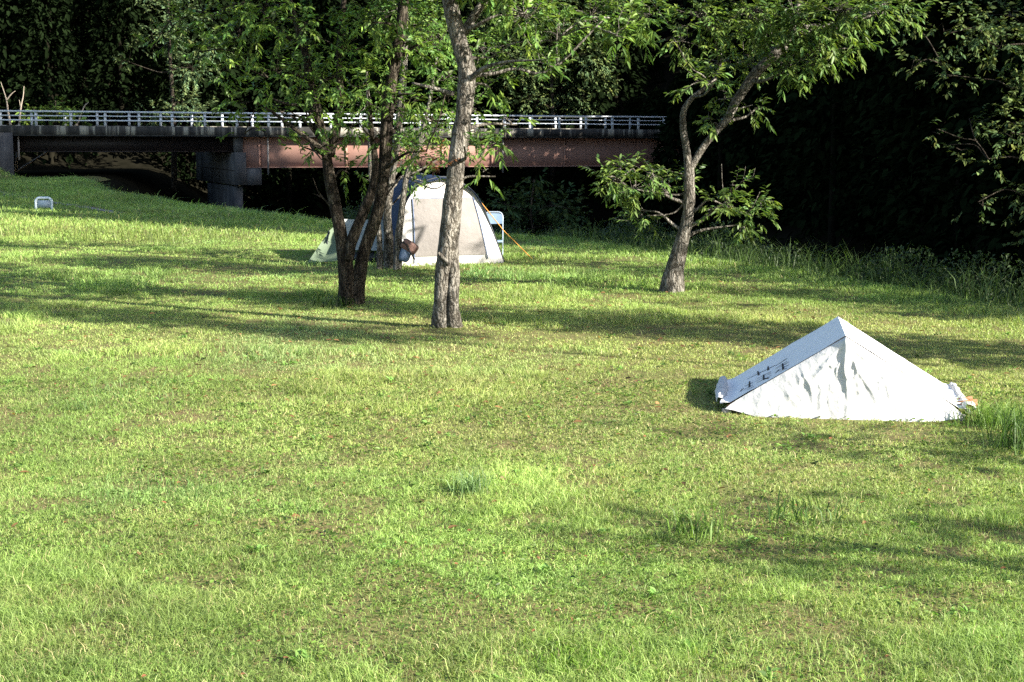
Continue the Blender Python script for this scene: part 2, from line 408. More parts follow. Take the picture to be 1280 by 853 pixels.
for n0 in (1.0, 2.9, 4.9):
    bpart('girder', [(.3, tm-.05, n0, n0+.03, 1.52, 2.36), (.3, tm-.05, n0-.14, n0+.17, 1.45, 1.52), (.3, tm-.05, n0-.14, n0+.17, 2.36, 2.42)], 'girder_shade_joint')
tj = tpx(634)
zb = .47
for n0 in (1.0, 2.9, 4.9):
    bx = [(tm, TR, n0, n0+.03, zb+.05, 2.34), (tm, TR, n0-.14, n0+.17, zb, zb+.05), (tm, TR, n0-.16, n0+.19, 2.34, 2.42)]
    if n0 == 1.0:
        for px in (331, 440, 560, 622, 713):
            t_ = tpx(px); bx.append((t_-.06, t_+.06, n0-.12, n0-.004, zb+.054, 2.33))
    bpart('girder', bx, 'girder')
for px, z1_ in ((29, 1.0), (340, .05), (633, .1), ):
    t_ = tpx(px); mb = MB(); mb.tube([BF(t_, .55, 2.45), BF(t_, .55, 1.6), BF(t_, .55, z1_)], .06, 8)
    o = mb.build('drain_pipe', M['pipe']); keep(bridge, o)
# railing: near and far side, posts are sub-parts of each railing
def railing(n0, off):
    pr = MB()
    for zr, h, w in ((3.86, .09, .1), (3.60, .06, .06), (3.33, .06, .06)):
        pr.box(TL, TR, n0-w/2, n0+w/2, zr-h/2, zr+h/2, f=BF)
    rl = pr.build('railing', M['rail']); keep(bridge, rl)
    me = None
    t_ = off; first = None
    k = 0
    while t_ < 50:
        pb = MB(); w = .075
        pb.box(t_-w, t_+w, n0+.055, n0+.14, 2.95, 3.80, f=BF); pb.box(t_-w-.05, t_+w+.05, n0-.09, n0+.16, 2.94, 2.997, f=BF)
        o = pb.build('post', M['rail']); keep(bridge, o); o.parent = rl
        t_ += 2.02
    return rl
railing(.16, .12); railing(WID-.16, .9)
# pier: cap block, side ledge, column; abutment at the near bank
tb_, tc_ = tpx(297), tpx(311)
pier = bpart('pier', [(tb_+.05, tc_-.1, .8, 7.2, -5.0, zpx(300, 234)-.002)], 'concrete')
bpart('pier_cap', [(tb_, tc_, .30, 9.8, zpx(300, 232), 1.44)], 'concrete', pier)
bpart('bearing_ledge', [(tc_+.005, tpx(331), .45, 7.5, zpx(320, 232), .44)], 'concrete', pier)
bpart('bearing_ledge', [(tc_-.6, tc_-.1, .6, 5.9, 1.445, 2.4)], 'concrete', pier)
bpart('panel_joint', [(tb_-.012, tb_-.002, 4.0, 4.05, zpx(300, 232)+.05, 1.4), (tb_-.014, tb_-.004, .4, 8.1, .3, .34)], 'girder_shade_joint', pier)
bpart('abutment', [(-6, tpx(20), -.1, 6.7, -2, zpx(10, 166)), (-6, -.62, .0, 6.6, zpx(10, 166)+.003, 2.68)], 'concrete')
tag(bridge, 'road bridge with pale blue grey railing and faded red girders above the river', 'bridge')

# ------------------------------------------------------------------ forest: one mass of far trees on the shaded slope
def far_crown(cx, cy, z0, h, rad, n, r, conif, base, L=.42):
    t = r.uniform(0, 1, n)**.8
    prof = (1-t)**.75*1.05 if conif else np.sqrt(np.clip(1-(2*t-.9)**2, .05, 1))
    a = r.uniform(0, 2*np.pi, n); lump = .75+.5*vnoise(a*1.6+cx, t*5+cy, 3)
    rr = rad*prof*lump*np.clip(r.uniform(0, 1, n)**.3, .3, 1)
    p = np.stack([cx+rr*np.cos(a), cy+rr*np.sin(a), z0+t*h], 1)
    d = np.stack([np.cos(a), np.sin(a), -.25+.5*r.normal(size=n)], 1)+r.normal(size=(n, 3))*.5
    V, Q = leaf_geo(p, d, np.array([0, 0, 1.])+r.normal(size=(n, 3))*.5, L*r.uniform(.6, 1.3, n), L*.3*r.uniform(.6, 1.3, n))
    c = np.asarray(base)[None, :]*np.clip(1+.3*r.normal(size=(n, 1)), .4, 2)
    return V, Q, np.repeat(c, 6, 0)
fr = np.random.default_rng(5); FV, FQ, FC, off = [], [], [], 0; tmb = MB()
cand = []
for _ in range(60000):
    x, y = fr.uniform(-60, 75), fr.uniform(8, 165)
    cand.append((x, y))
cand = np.array(cand); hs = toe(cand[:, 0], cand[:, 1])
bt = (cand[:, 0]-O_B[0])*T_B[0]+(cand[:, 1]-O_B[1])*T_B[1]; bn = (cand[:, 0]-O_B[0])*N_B[0]+(cand[:, 1]-O_B[1])*N_B[1]
okc = (hs > -.5) & (hs < 30) & ~((bn > -2.5) & (bn < 9) & (bt < 46)) & (np.abs(cand[:, 0]) < .36*cand[:, 1]+45)
placed = []
for (x, y), h_ in zip(cand[okc], hs[okc]):
    if y < 40 and y < 38-.56*(x-22): continue
    sp = 3.4 if h_ < 9 else 5.2
    if all((x-a)**2+(y-b)**2 > sp*sp for a, b, *_ in placed):
        placed.append((x, y, h_))
    if len(placed) > 260: break
rowt = []
for c_ in np.arange(45.5, 102, 2.6):
    
    for off_ in (1.5, 6.0):
        ts = np.linspace(0, 1, 400); best = None
        yy = np.linspace(25, 118, 600); xx = (c_-.857*yy)/.515; hh = toe(xx, yy); ok_ = np.abs(hh-off_) < .4
        if ok_.any():
            k = np.where(ok_)[0][0]; rowt.append((xx[k]+fr.uniform(-.6, .6), yy[k], -1))
placed = [p for p in placed if all((p[0]-q[0])**2+(p[1]-q[1])**2 > 6 for q in rowt)]+rowt
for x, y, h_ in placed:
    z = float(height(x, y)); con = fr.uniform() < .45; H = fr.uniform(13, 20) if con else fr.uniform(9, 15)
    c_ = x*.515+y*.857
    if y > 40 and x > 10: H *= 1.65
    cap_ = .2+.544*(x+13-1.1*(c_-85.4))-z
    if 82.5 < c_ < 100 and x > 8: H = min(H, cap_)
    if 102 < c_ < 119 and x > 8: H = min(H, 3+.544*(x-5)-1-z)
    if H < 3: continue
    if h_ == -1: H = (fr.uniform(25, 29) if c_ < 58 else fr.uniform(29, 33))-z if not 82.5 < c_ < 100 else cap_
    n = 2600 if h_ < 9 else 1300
    V, Q, c = far_crown(x, y, z+.3, H, fr.uniform(2.2, 3.4), n if h_ != -1 else 5200, fr, con and h_ != -1, (.006, .0105, .004), .5 if h_ < 9 else .7)  # leaf colour darkened to near black to paint the shaded woods
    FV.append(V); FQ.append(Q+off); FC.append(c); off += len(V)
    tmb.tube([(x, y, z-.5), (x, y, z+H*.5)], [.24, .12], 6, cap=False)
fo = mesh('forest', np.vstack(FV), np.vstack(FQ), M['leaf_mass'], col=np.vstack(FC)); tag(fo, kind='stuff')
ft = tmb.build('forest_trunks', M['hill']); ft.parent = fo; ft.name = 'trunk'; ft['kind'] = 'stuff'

# ------------------------------------------------------------------ the three meadow trees and the saplings by the tent
GL = (.095, .165, .036); GD = (.055, .1, .02)
dA = 33.8
A0 = G(438, 380)
stemsA = [
  ([A0+(-.1, 0, -.2), *PX([(433, 350), (427, 300), (420, 262), (411, 215), (407, 185)], dA)], [.19, .145, .13, .12, .112, .1]),
  (PX([(408, 190), (398, 145), (389, 105), (380, 60), (365, 10), (350, -60)], dA), [.115, .095, .085, .07, .05, .03]),
  (PX([(411, 195), (420, 165), (425, 120), (424, 60), (430, 0), (436, -80)], dA), [.10, .085, .075, .06, .05, .03]),
  ([A0+(.12, .05, -.2), *PX([(448, 355), (456, 312), (469, 275), (477, 240), (481, 200), (484, 150), (490, 100), (500, 40), (508, -40), (515, -120)], dA+.1)], [.185, .135, .124, .118, .113, .13, .12, .11, .09, .05]),
  (PX([(436, 325), (441, 298), (452, 270), (464, 240), (469, 207), (464, 165), (462, 120)], dA-.1), [.1, .11, .1, .085, .065, .05, .03]),
]
clA = PCL([(300,40,55),(345,92,42,.8),(255,15,40,.8),(312,128,34,.6),(380,30,50),(428,62,42),(456,108,42),(396,140,34,.8),(352,150,28,.5),(440,158,28,.9),(520,120,38),(505,50,45,.9),
  (478,172,26),(434,212,20,1.2),(545,60,36),(540,150,34),(528,196,26),(222,36,34,.6),(200,60,18,.5),(470,20,50),(330,10,46),(380,95,36),(410,100,36),(280,85,30,.7),(490,135,30),(300,158,20,.5),(330,165,18,.4),(376,188,16,.6),(396,184,12,.6),(505,190,26,.8),(560,120,26,.6),(248,62,22,.5),(470,70,36),(530,20,44)], dA, 1.5, 3)
clA += above(A0[0], A0[1], 6.3, 9.6, 2.6, 22, .5, 1.0, 21, 1.7)
treeA = tree('chestnut_tree', 'leafy tree with three dark leaning stems forking low, left of the slim trunk', stemsA, clA, GL, dens=92, leafL=.125, leafW=.023, seed=3, bark='bark_dark',
  extra=[(PX([(405, 188), (372, 164), (340, 140), (316, 126)], dA-.1), .05, .015), (PX([(400, 175), (380, 150), (362, 140)], dA), .03, .008),
         (PX([(396, 168), (382, 140), (372, 118)], dA), .025, .008), (PX([(417, 262), (404, 248), (391, 242)], dA), .03, .008), (PX([(404, 248), (397, 238), (391, 222)], dA), .016, .005),
         (PX([(470, 262), (486, 240), (500, 222)], dA+.1), .03, .012)])
dB = 29.9
B0 = G(558, 409)
stemsB = [
  ([B0+(-.1, 0, -.2), *PX([(551, 385), (553, 345), (557, 320), (562, 285), (567, 240), (571, 200), (577, 160), (581, 125), (583, 90), (577, 62), (569, 35), (562, 0), (556, -60), (548, -130)], dB)],
     [.19, .125, .135, .175, .165, .16, .158, .156, .155, .15, .14, .13, .12, .09]),
  ([B0+(.16, .02, -.2), *PX([(566, 385), (567, 350), (566, 320), (566, 290)], dB)], [.18, .11, .105, .11, .1]),
  (PX([(572, 45), (582, 36), (595, 16), (612, -10), (640, -60)], dB), [.09, .085, .075, .06, .03]),
]
clB = PCL([(620,66,32,.7),(655,18,42,.9),(700,45,36,.7),(738,22,38,.9),(788,24,42),(612,104,26,.6),(640,150,16,.5),(624,172,18,.8),(604,190,14,.8),(604,215,12,.7),(812,18,24,.8),(770,45,24,.8),(680,80,26,.5),(640,-15,40)], dB, 1.2, 9)
clB += above(B0[0]+1.2, B0[1], 6.0, 9.0, 2.2, 16, .5, .9, 22)
treeB = tree('chestnut_tree', 'tall slim leafy tree with cracked lower trunk standing before the dome tent', stemsB, clB, (.105, .175, .037), dens=150, leafL=.145, leafW=.025, seed=9,
  extra=[(PX([(584, 94), (600, 94), (618, 92), (645, 86), (672, 92), (696, 84)], dB), .045, .02), (PX([(690, 84), (676, 68), (662, 56), (650, 34), (640, 24)], dB), .025, .008),
         (PX([(690, 86), (706, 74), (726, 54), (745, 34), (760, 20)], dB), .03, .01), (PX([(696, 80), (696, 50), (699, 16)], dB), .018, .006), (PX([(585, 90), (582, 82), (578, 76)], dB), .02, .01),
         (PX([(606, 92), (624, 84), (640, 76)], dB), .014, .005), (PX([(637, 88), (642, 78), (634, 66), (622, 66), (615, 64)], dB), .012, .005),
         (PX([(568, 118), (540, 110), (515, 104)], dB), .05, .02), (PX([(562, 330), (553, 322), (548, 316)], dB-.15), .05, .03)])
# a spray of withered brown leaves on the slim tree
wc, wa = clump_sprays([(*P(553, 208, dB-.2), .16, 1.0), (*P(546, 196, dB-.1), .16, 1.0)], 190, .22)
V, Q, c = sprays(wc, wa, 6, .10, .02, .3, (.15, .07, .035), .35)
wl = mesh('withered_leaves', V, Q, M['leaf'], col=c); keep(treeB, wl)
dD = 36.1
D0 = G(838, 366)
stemsD = [
  ([D0+(0, 0, -.2), *PX([(843, 340), (852, 305), (860, 270), (862, 235), (861, 205)], dD)], [.31, .19, .15, .122, .11, .1]),
  (PX([(861, 212), (858, 185), (854, 160), (855, 138), (866, 122), (884, 108), (900, 90)], dD), [.085, .08, .075, .065, .055, .045, .03]),
  (PX([(861, 215), (872, 195), (888, 172), (908, 150), (922, 124), (945, 92), (975, 62), (1005, 38), (1050, 32), (1100, 10), (1130, -30)], dD), [.08, .075, .075, .08, .09, .105, .11, .1, .07, .05, .03]),
  (PX([(985, 55), (995, 25), (1000, -20), (1010, -80)], dD), [.09, .07, .06, .03]),
]
clD = PCL([(870,28,40,.8),(930,18,46),(990,30,44),(1040,16,46),(1090,14,32,.8),(868,105,26,.5),(975,86,28,1.1),(1008,70,28,1.1),(886,148,18,.8),(936,134,14,.9),(950,140,10,.9),
  (790,236,24),(762,226,22),(802,270,18),(776,212,18,.8),(836,232,20,.8),(752,214,12,.8),(815,218,18,.8),(905,256,22),(938,268,20),(915,232,14,.9),(950,252,12),(925,285,10),(855,222,14,.9),(1050,60,20,.7),(1112,22,20,.7),(845,55,26,.5)], dD, .5, 15)
clD = [(c[0], c[1]-(1.3 if c[2] > 4.2 else 0), *c[2:]) for c in clD]
clD += PCL([(900,78,34,.6),(938,78,30,.5),(905,118,18,.5),(960,50,30,.5)], dD+.9, .3, 16)
clD += above(D0[0]+1.0, D0[1]-1.6, 6.4, 8.6, 1.6, 9, .5, .9, 23)
treeD = tree('chestnut_tree', 'tree with a thick dark leaning branch and low leafy sprays, right of the dome tent', stemsD, clD, (.095, .15, .038), dens=185, seed=15, bark='bark', leafL=.145, leafW=.024,
  extra=[(PX([(861, 240), (846, 244), (832, 240), (818, 222)], dD), .03, .01), (PX([(862, 245), (848, 262), (836, 268), (808, 270)], dD), .025, .008), (PX([(838, 242), (800, 238), (765, 226)], dD), .02, .008), (PX([(864, 262), (888, 262), (910, 258), (940, 270)], dD), .03, .008),
         (PX([(906, 250), (903, 230), (902, 205)], dD), .012, .004), (PX([(916, 240), (928, 226), (932, 208)], dD), .012, .004), (PX([(925, 228), (940, 222), (944, 210)], dD), .008, .003)])
dC = 41.4
C0 = G(488, 334)
stemsC = [
  ([*PX([(475, 341), (474, 300), (471, 270), (466, 235), (463, 205), (462, 150), (458, 90)], dC)], [.08, .065, .06, .058, .055, .05, .03]),
  ([*PX([(486, 341), (485, 290), (484, 262), (490, 215), (497, 165), (503, 110), (506, 60), (507, 0), (508, -60)], dC+.3)], [.13, .105, .1, .098, .095, .09, .085, .08, .05]),
  ([*PX([(497, 341), (498, 300), (501, 272), (505, 240), (510, 215), (524, 180), (536, 130), (548, 60)], dC-.2)], [.11, .085, .08, .075, .07, .06, .045, .03]),
]
dC = 42.6
clC = PCL([(520,178,24),(545,205,16,.8),(500,205,20,.8),(470,225,18,.6),(540,40,40),(500,10,44),(560,95,30,.7),(518,225,14,.9),(458,130,30,.6),(590,140,30,.7),(600,60,40,.6),(575,180,26,.7),(612,178,20,.7),(545,165,30,.7)], dC, 1.2, 31)
clC += above(C0[0]+.5, C0[1], 7.4, 10.5, 2.4, 18, .6, 1.0, 24, 1.8)
treeC = tree('chestnut_tree', 'slender leafy tree of three thin pale stems standing against the dome tent side', stemsC, clC, GL, dens=110, leafL=.14, leafW=.026, seed=31, bark='bark',
  extra=[(PX([(505, 240), (494, 252), (484, 262)], dC-.2), .03, .02), (PX([(508, 222), (540, 236), (556, 230), (566, 222)], dC-3), .02, .008)])

# trees just outside the frame to the right: they throw the long shadow bands
def side_tree(x, y, H, rad, nc, label, seed, z0=.35, dens=70, group=None, tr=1.0):
    b = np.array([x, y, float(height(x, y))-.2]); r = np.random.default_rng(seed)
    st = [([b, b+(.1, .05, H*.3), b+(.05, -.1, H*.6), b+(.2, .1, H*.95)], [.2*tr, .17*tr, .12*tr, .03])]
    cl = []
    for _ in range(nc):
        a = r.uniform(0, 6.28); q = rad*math.sqrt(r.uniform(0, 1)); zz = r.uniform(z0, .95)*H
        cl.append((b[0]+q*math.cos(a), b[1]+q*math.sin(a), b[2]+zz, r.uniform(.45, .9), 1.0))
    return tree('riverside_tree', label, st, cl, GL, dens=dens, seed=seed, leafL=.2, leafW=.035, per=7, twig_share=.1)
side_tree(15.2, 22.4, 14.5, 1.5, 34, 'tall slim leafy tree on the bank beyond the white canvas tent', 41, .42, 110)
side_tree(16.0, 17.9, 17.5, .85, 16, 'very tall narrow tree on the bank right of the white canvas tent', 48, .68, 120, tr=.35)
side_tree(13.6, 8.3, 7.5, 1.5, 9, 'low leafy tree on the bank beside the foreground grass', 42, .4, 20)
side_tree(15.0, 12.6, 7.0, 1.4, 8, 'bushy leafy tree on the bank between the two slimmer ones', 43, .45, 20)
side_tree(20.5, 25.5, 14.5, 2.2, 20, 'broad leafy tree on the bank behind the slim one', 44, .3)
side_tree(18.6, 32.4, 14.5, 2.2, 30, 'dense dark leafy tree rising steeply from the gorge', 47, .42, 90)
side_tree(17.8, 28.2, 14, 1.9, 24, 'dense round leafy tree at the bend of the bank', 46, .35, 90)
side_tree(25.0, 30.5, 15.0, 2.6, 24, 'tallest broad leafy tree on the far side of the bank', 45, .2)

# ------------------------------------------------------------------ lit trees and shrubs behind the bridge
def far_tree(name, label, base_px, Y, cl, base, seed, L=.22, W=.05, dens=16, per=9, spl=.6, z0=None, cat='tree', trunk_r=.2, group=None, crown='crown'):
    cl = PCL(cl, Y, 1.5, seed); c = np.array(cl); bx = P(base_px, 140, Y)[0]; gz = float(height(bx, Y)) if z0 is None else z0
    top = c[:, 2].max()
    st = [([(bx, Y, gz-.3), (bx+.1, Y, gz+(top-gz)*.35), (bx-.1, Y+.1, gz+(top-gz)*.7), (bx, Y, top)], [trunk_r, trunk_r*.8, trunk_r*.55, .04])]
    return tree(name, label, st, cl, base, leafL=L, leafW=W, per=per, dens=dens, spl=spl, seed=seed, leafmat_='leaf_far', bark='bark_dark', cat=cat, twig_share=.08, sides=8, group=group, crown_name=crown)
far_tree('evergreen_tree', 'rounded dense evergreen tree rising behind the bridge railing between the two tall trunks', 690, 126,
  [(620,30,34),(680,15,40),(735,20,34),(650,85,32),(700,112,34),(735,70,34),(600,60,28),(690,65,40),(660,125,22),(725,128,22),(748,100,22),(640,50,34),(770,-20,40),(690,-40,50),(620,-30,40)], (.08, .115, .045), 51, dens=42)
far_tree('evergreen_tree', 'evergreen tree with hanging grey green sprays above the left end of the bridge', 215, 113,
  [(205,45,26,.8),(240,85,26),(228,128,24),(192,142,16,.8),(152,78,10,.6),(262,60,22,.8),(170,60,12,.5),(250,140,16),(225,15,30,.6),(200,-30,40),(150,160,8,.5),(180,170,10,.4)], (.08, .115, .05), 52, dens=48)
far_tree('broadleaf_shrub', 'light green shrub peeping over the left end of the bridge railing', 70, 109,
  [(62,146,16),(45,140,12),(82,138,12),(72,126,8),(95,148,12),(100,140,8),(30,150,10)], (.09, .14, .03), 53, dens=40, L=.26, W=.06, spl=.4, z0=1.0, cat='shrub', trunk_r=.05, crown='foliage')
far_tree('broadleaf_tree', 'dark tree with scattered small pale leaves at the right edge of the photo', 1345, 41.5,
  [(1250,60,40,.7),(1270,110,34,.6),(1225,30,40,.5),(1190,95,34,.4),(1262,170,28,.6),(1235,205,22,.5),(1275,240,26,.5),(1180,40,36,.3),(1215,150,26,.4),(1265,20,50,.5),(1225,255,18,.4),(1165,165,18,.3),(1150,75,30,.25),(1285,150,36,.6),(1290,290,34,.6),(1300,60,50,.7),(1195,185,16,.4),(1140,20,24,.3)], (.07, .10, .035), 54, L=.12, W=.034, dens=125, per=7, spl=.35)
far_tree('low_shrub', 'dark leafy shrub on the river bank below the bridge, right of the dome tent', 668, 57,
  [(640,262,26),(672,245,24),(700,258,24),(620,258,16),(668,225,12),(655,285,26),(690,285,26),(720,270,14),(715,292,18),(625,286,20),(740,295,14)], (.03, .05, .018), 55, L=.2, W=.05, dens=70, per=9, spl=.45, cat='shrub', trunk_r=.06, crown='foliage')
# bare pale shrub behind the railing
bs = MB(); Yb = 108
for pts, r0 in (([(14, 160), (10, 140), (8, 125), (1, 103)], .09), ([(8, 126), (14, 118), (19, 114)], .05), ([(24, 155), (26, 135), (29, 120), (30, 108)], .07), ([(26, 135), (24, 125)], .04), ([(1, 150), (-8, 130), (-14, 112)], .07), ([(97, 155), (105, 134), (111, 128)], .06)):
    c = curve(PX(pts, Yb), 4); bs.tube(c, np.linspace(r0, .015, len(c)), 6)
bs.tube([P(14, 160, Yb), P(14, 190, Yb), P(20, 215, Yb)], [.09, .12, .15], 6)
bs.tube([P(97, 155, Yb), P(60, 190, Yb), P(20, 215, Yb)], [.06, .08, .1], 6)
bs.tube([P(24, 155, Yb), P(22, 190, Yb), P(20, 215, Yb)], [.07, .1, .12], 6)
bso = bs.build('bare_shrub', M['twig'], smooth=True); tag(bso, 'leafless pale shrub standing up behind the left end of the railing', 'shrub')

# ------------------------------------------------------------------ tents
def canvasmat(name, c0, c1, trans=.15, bump=.35, scale=6):
    m, nt, b = newmat(name, .75); b.inputs['Specular IOR Level'].default_value = .2
    n = noise(nt, 2.2, 6, .6); r = ramp(nt, [(.35, c0), (.65, c1)])
    nt.links.new(n.outputs[0], r.inputs[0]); nt.links.new(r.outputs[0], b.inputs['Base Color'])
    n2 = noise(nt, scale, 5, .55); bm = nt.nodes.new('ShaderNodeBump'); bm.inputs['Strength'].default_value = bump; bm.inputs['Distance'].default_value = .04
    nt.links.new(n2.outputs[0], bm.inputs['Height']); nt.links.new(bm.outputs[0], b.inputs['Normal'])
    if trans:
        t = nt.nodes.new('ShaderNodeBsdfTranslucent'); nt.links.new(r.outputs[0], t.inputs[0])
        s = nt.nodes.new('ShaderNodeMixShader'); s.inputs[0].default_value = trans
        nt.links.new(b.outputs[0], s.inputs[1]); nt.links.new(t.outputs[0], s.inputs[2]); nt.links.new(s.outputs[0], nt.nodes['Material Output'].inputs[0])
    return m
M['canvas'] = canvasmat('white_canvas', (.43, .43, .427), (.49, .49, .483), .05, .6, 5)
M['canvas_smooth'] = canvasmat('white_canvas_roof', (.72, .72, .72), (.77, .77, .77), .08, .15, 4)  # same canvas, coloured lighter to brighten the roof slope in shade
M['ink'] = newmat('black_ink', .7, (.012, .011, .013))[0]
M['plank'] = noisy('brown_plank', [(.3, (.16, .06, .03)), (.7, (.3, .13, .07))], 4, .8, stretch=(.3, 3, 3))
M['block'] = noisy('grey_block', [(.3, (.14, .13, .11)), (.7, (.3, .28, .25))], 6, .9)
def gridq(m, n):
    i, j = np.meshgrid(np.arange(m-1), np.arange(n-1), indexing='ij'); b = (i*n+j).ravel()
    return np.stack([b, b+n, b+n+1, b+1], -1)
# --- white canvas ridge tent; u across, v along the ridge (away), w up
wt0 = (G(905, 519)+G(1206, 524))/2
VD = np.array([.14, .99, 0]); VD /= np.linalg.norm(VD); UD = np.array([VD[1], -VD[0], 0])
HW, RH, RL = 1.49, 1.02, 2.0
tent = empty('ridge_tent', (wt0[0], wt0[1], float(height(wt0[0], wt0[1]))))
def W3(u, v, w): return UD*u+VD*v+np.array([0, 0, 1.])*w
def ridged(x, y, s): return 1-np.abs(2*vnoise(x, y, s)-1)
# gable: rows from the hem (k=0) to the apex
m_, n_ = 90, 130; V = []
kk = np.linspace(0, 1, m_)[:, None]*np.ones((1, n_)); aa = np.ones((m_, 1))*np.linspace(-1, 1, n_)[None, :]
u = aa*HW*(1-kk)*.995; w = .10+kk*(RH-.10)
edge = (1-np.abs(aa)**3)
ang = np.arctan2(u, 1.15*RH-w+.05); rad_ = np.hypot(u, RH-w)
fold = .06*fbm(u*1.3+3, w*1.9, 63, 3)+.016*fbm(u*6, w*6, 64, 3)
cr_ = np.random.default_rng(12)
segs = [((.0, .97), (.03, .12), .03, .03), ((-.02, .95), (-.5, .35), .016, .03), ((.03, .93), (.75, .42), .02, .03), ((.02, .9), (.4, .2), .018, .03), ((-.52, .62), (-.38, .2), .02, .022), ((-.42, .52), (-.2, .68), .016, .02),
        ((.75, .42), (1.25, .16), .02, .025), ((.45, .55), (.62, .2), .014, .025), ((1.4, .12), (.85, .38), .018, .03), ((1.35, .1), (.95, .14), .02, .03), ((-.75, .4), (-.55, .14), .016, .025), ((-1.0, .26), (-.8, .12), .012, .025)]
for _ in range(95):
    x0_, z0_ = cr_.uniform(-1.2, 1.2), cr_.uniform(.12, .85); a_ = cr_.uniform(-1.9, -.9) if cr_.uniform() < .6 else cr_.uniform(0, 6.28); l_ = cr_.uniform(.08, .3)
    segs.append(((x0_, z0_), (x0_+l_*math.cos(a_), z0_+l_*math.sin(a_)), cr_.uniform(.005, .014), cr_.uniform(.012, .028)))
for p0_, p1_, am_, wd_ in segs:
    d_ = np.array(p1_)-np.array(p0_); t_ = np.clip(((u-p0_[0])*d_[0]+(w-p0_[1])*d_[1])/(d_@d_), 0, 1)
    bend = .02*np.sin(t_*5+p0_[0]*9); q_ = np.hypot(u-p0_[0]-t_*d_[0]+bend, w-p0_[1]-t_*d_[1])
    fold = fold+1.15*am_*np.exp(-(q_/wd_)**2)*np.sin(np.pi*(.12+.8*t_))
pole = -.02*np.exp(-((u-.02-.03*np.sin(w*4))/.035)**2)*sstep(.1, .9, kk)*(kk < .98)
sag = -.05*np.sin(np.pi*kk)*edge*(1-np.abs(aa))-.17*(1-kk)*(1-np.abs(aa)**4)
v = -.014-(fold*edge)+pole+sag*.6
hem = (1-kk)**14
w = w-hem*(.075+.05*np.sin(u*7+1)*fbm(u*2, u*0, 64)+.06*(1-np.abs(aa)**2))+hem*.05*sstep(.75, 1, -aa)
v = v-hem*.05*fbm(u*4, u*0+3, 65)
gv = u[..., None]*UD+v[..., None]*VD+w[..., None]*np.array([0, 0, 1.])
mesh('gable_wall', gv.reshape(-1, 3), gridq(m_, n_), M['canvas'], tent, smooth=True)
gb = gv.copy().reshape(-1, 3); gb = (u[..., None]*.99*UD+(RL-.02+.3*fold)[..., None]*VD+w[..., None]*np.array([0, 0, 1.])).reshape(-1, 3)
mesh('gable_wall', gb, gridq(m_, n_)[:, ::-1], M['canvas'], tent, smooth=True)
def slope_pt(sd, a, b):
    """a 0 ridge .. 1 eave, b 0 front .. 1 back"""
    a = np.asarray(a, float); b = np.asarray(b, float)
    u = sd*(HW+.02)*a; w = RH+.012-(RH-.075)*a-.035*np.sin(np.pi*a)*np.sin(np.pi*b)
    w = w+.012*(fbm(a*5+sd*3, b*5, 71, 4)-.5)+.006*ridged(a*6+b*3, b*4+sd, 72)**4
    roll = sstep(.93, 1, a); w = w+roll*(.045*fbm(b*7+sd*5, a*0+2, 73)+.02)
    u = u+sd*roll*.07*fbm(b*6+sd*8, a*0, 74)
    v = .012+RL*b+.018*np.sin(a*9+b*2)*(1-b)*a-.02*ridged(a*5, b*3, 75)**3*(b < .1)
    return u, v, w
A_, B_ = np.meshgrid(np.linspace(0, 1, 90), np.linspace(0, 1, 70), indexing='ij')
for sd in (-1, 1):
    u, v, w = slope_pt(sd, A_, B_); pv = u[..., None]*UD+v[..., None]*VD+w[..., None]*np.array([0, 0, 1.])
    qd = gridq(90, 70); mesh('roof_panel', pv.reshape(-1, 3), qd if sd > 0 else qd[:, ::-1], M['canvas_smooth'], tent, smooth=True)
# rumpled skirt gathered along both eaves, fuller at the corners
for sd in (-1, 1):
    nb = 70; na = 16; b = np.linspace(.0 if sd > 0 else .12, 1.0, nb)[:, None]*np.ones((1, na)); th = np.ones((nb, 1))*np.linspace(-.6, 5.0, na)[None, :]
    ful = .045+.05*fbm(b*9+sd*3, th*.7, 81)+(.045*np.exp(-((b-.06)/.10)**2) if sd > 0 else .035*np.exp(-((b-.5)/.35)**2))
    ful = .5*ful*(1+.5*(ridged(b*14, th*1.1+sd, 82)-.5))
    u = sd*(HW+.05+ful*np.cos(th)*1.25); w = .10+ful*.75+ful*np.sin(th); v = RL*b+.03*(fbm(b*8, th, 83)-.5)
    pv = u[..., None]*UD+v[..., None]*VD+np.maximum(w, .03)[..., None]*np.array([0, 0, 1.])
    mesh('skirt', pv.reshape(-1, 3), gridq(nb, na), M['canvas'], tent, smooth=True)
# wooden frame and grey blocks that carry it
mb = MB()
mb.box(-HW+.03, HW-.05, .03, .075, .035, .105, f=lambda a, b, c: W3(a, b, c)); mb.box(-HW+.03, HW-.05, RL-.08, RL-.03, .035, .105, f=lambda a, b, c: W3(a, b, c))
for sd in (-1, 1): mb.box(sd*(HW-.08)-.02, sd*(HW-.08)+.02, .08, RL-.085, .035, .105, f=lambda a, b, c: W3(a, b, c))
mb.build('base_frame', M['plank'], tent)
for a_, b_ in ((-HW+.04, .0), (HW-.06, -.02), (-HW+.04, RL-.1), (HW-.06, RL-.1)):
    mb = MB(); mb.box(a_-.07, a_+.05, b_-.04, b_+.026, -.05, .075, f=lambda a, b, c: W3(a, b, c)); mb.build('support_block', M['block'], tent)
# red brown stubs poking from the right eave skirt
mb = MB()
for b_, l_ in ((.35, .18), (.55, .2), (.75, .16)):
    mb.tube([W3(HW-.1, b_*.9, .12), W3(HW+l_, b_*.9, .15+.03*b_)], .025, 8)
mb.build('pole_stub', M['plank'], tent)
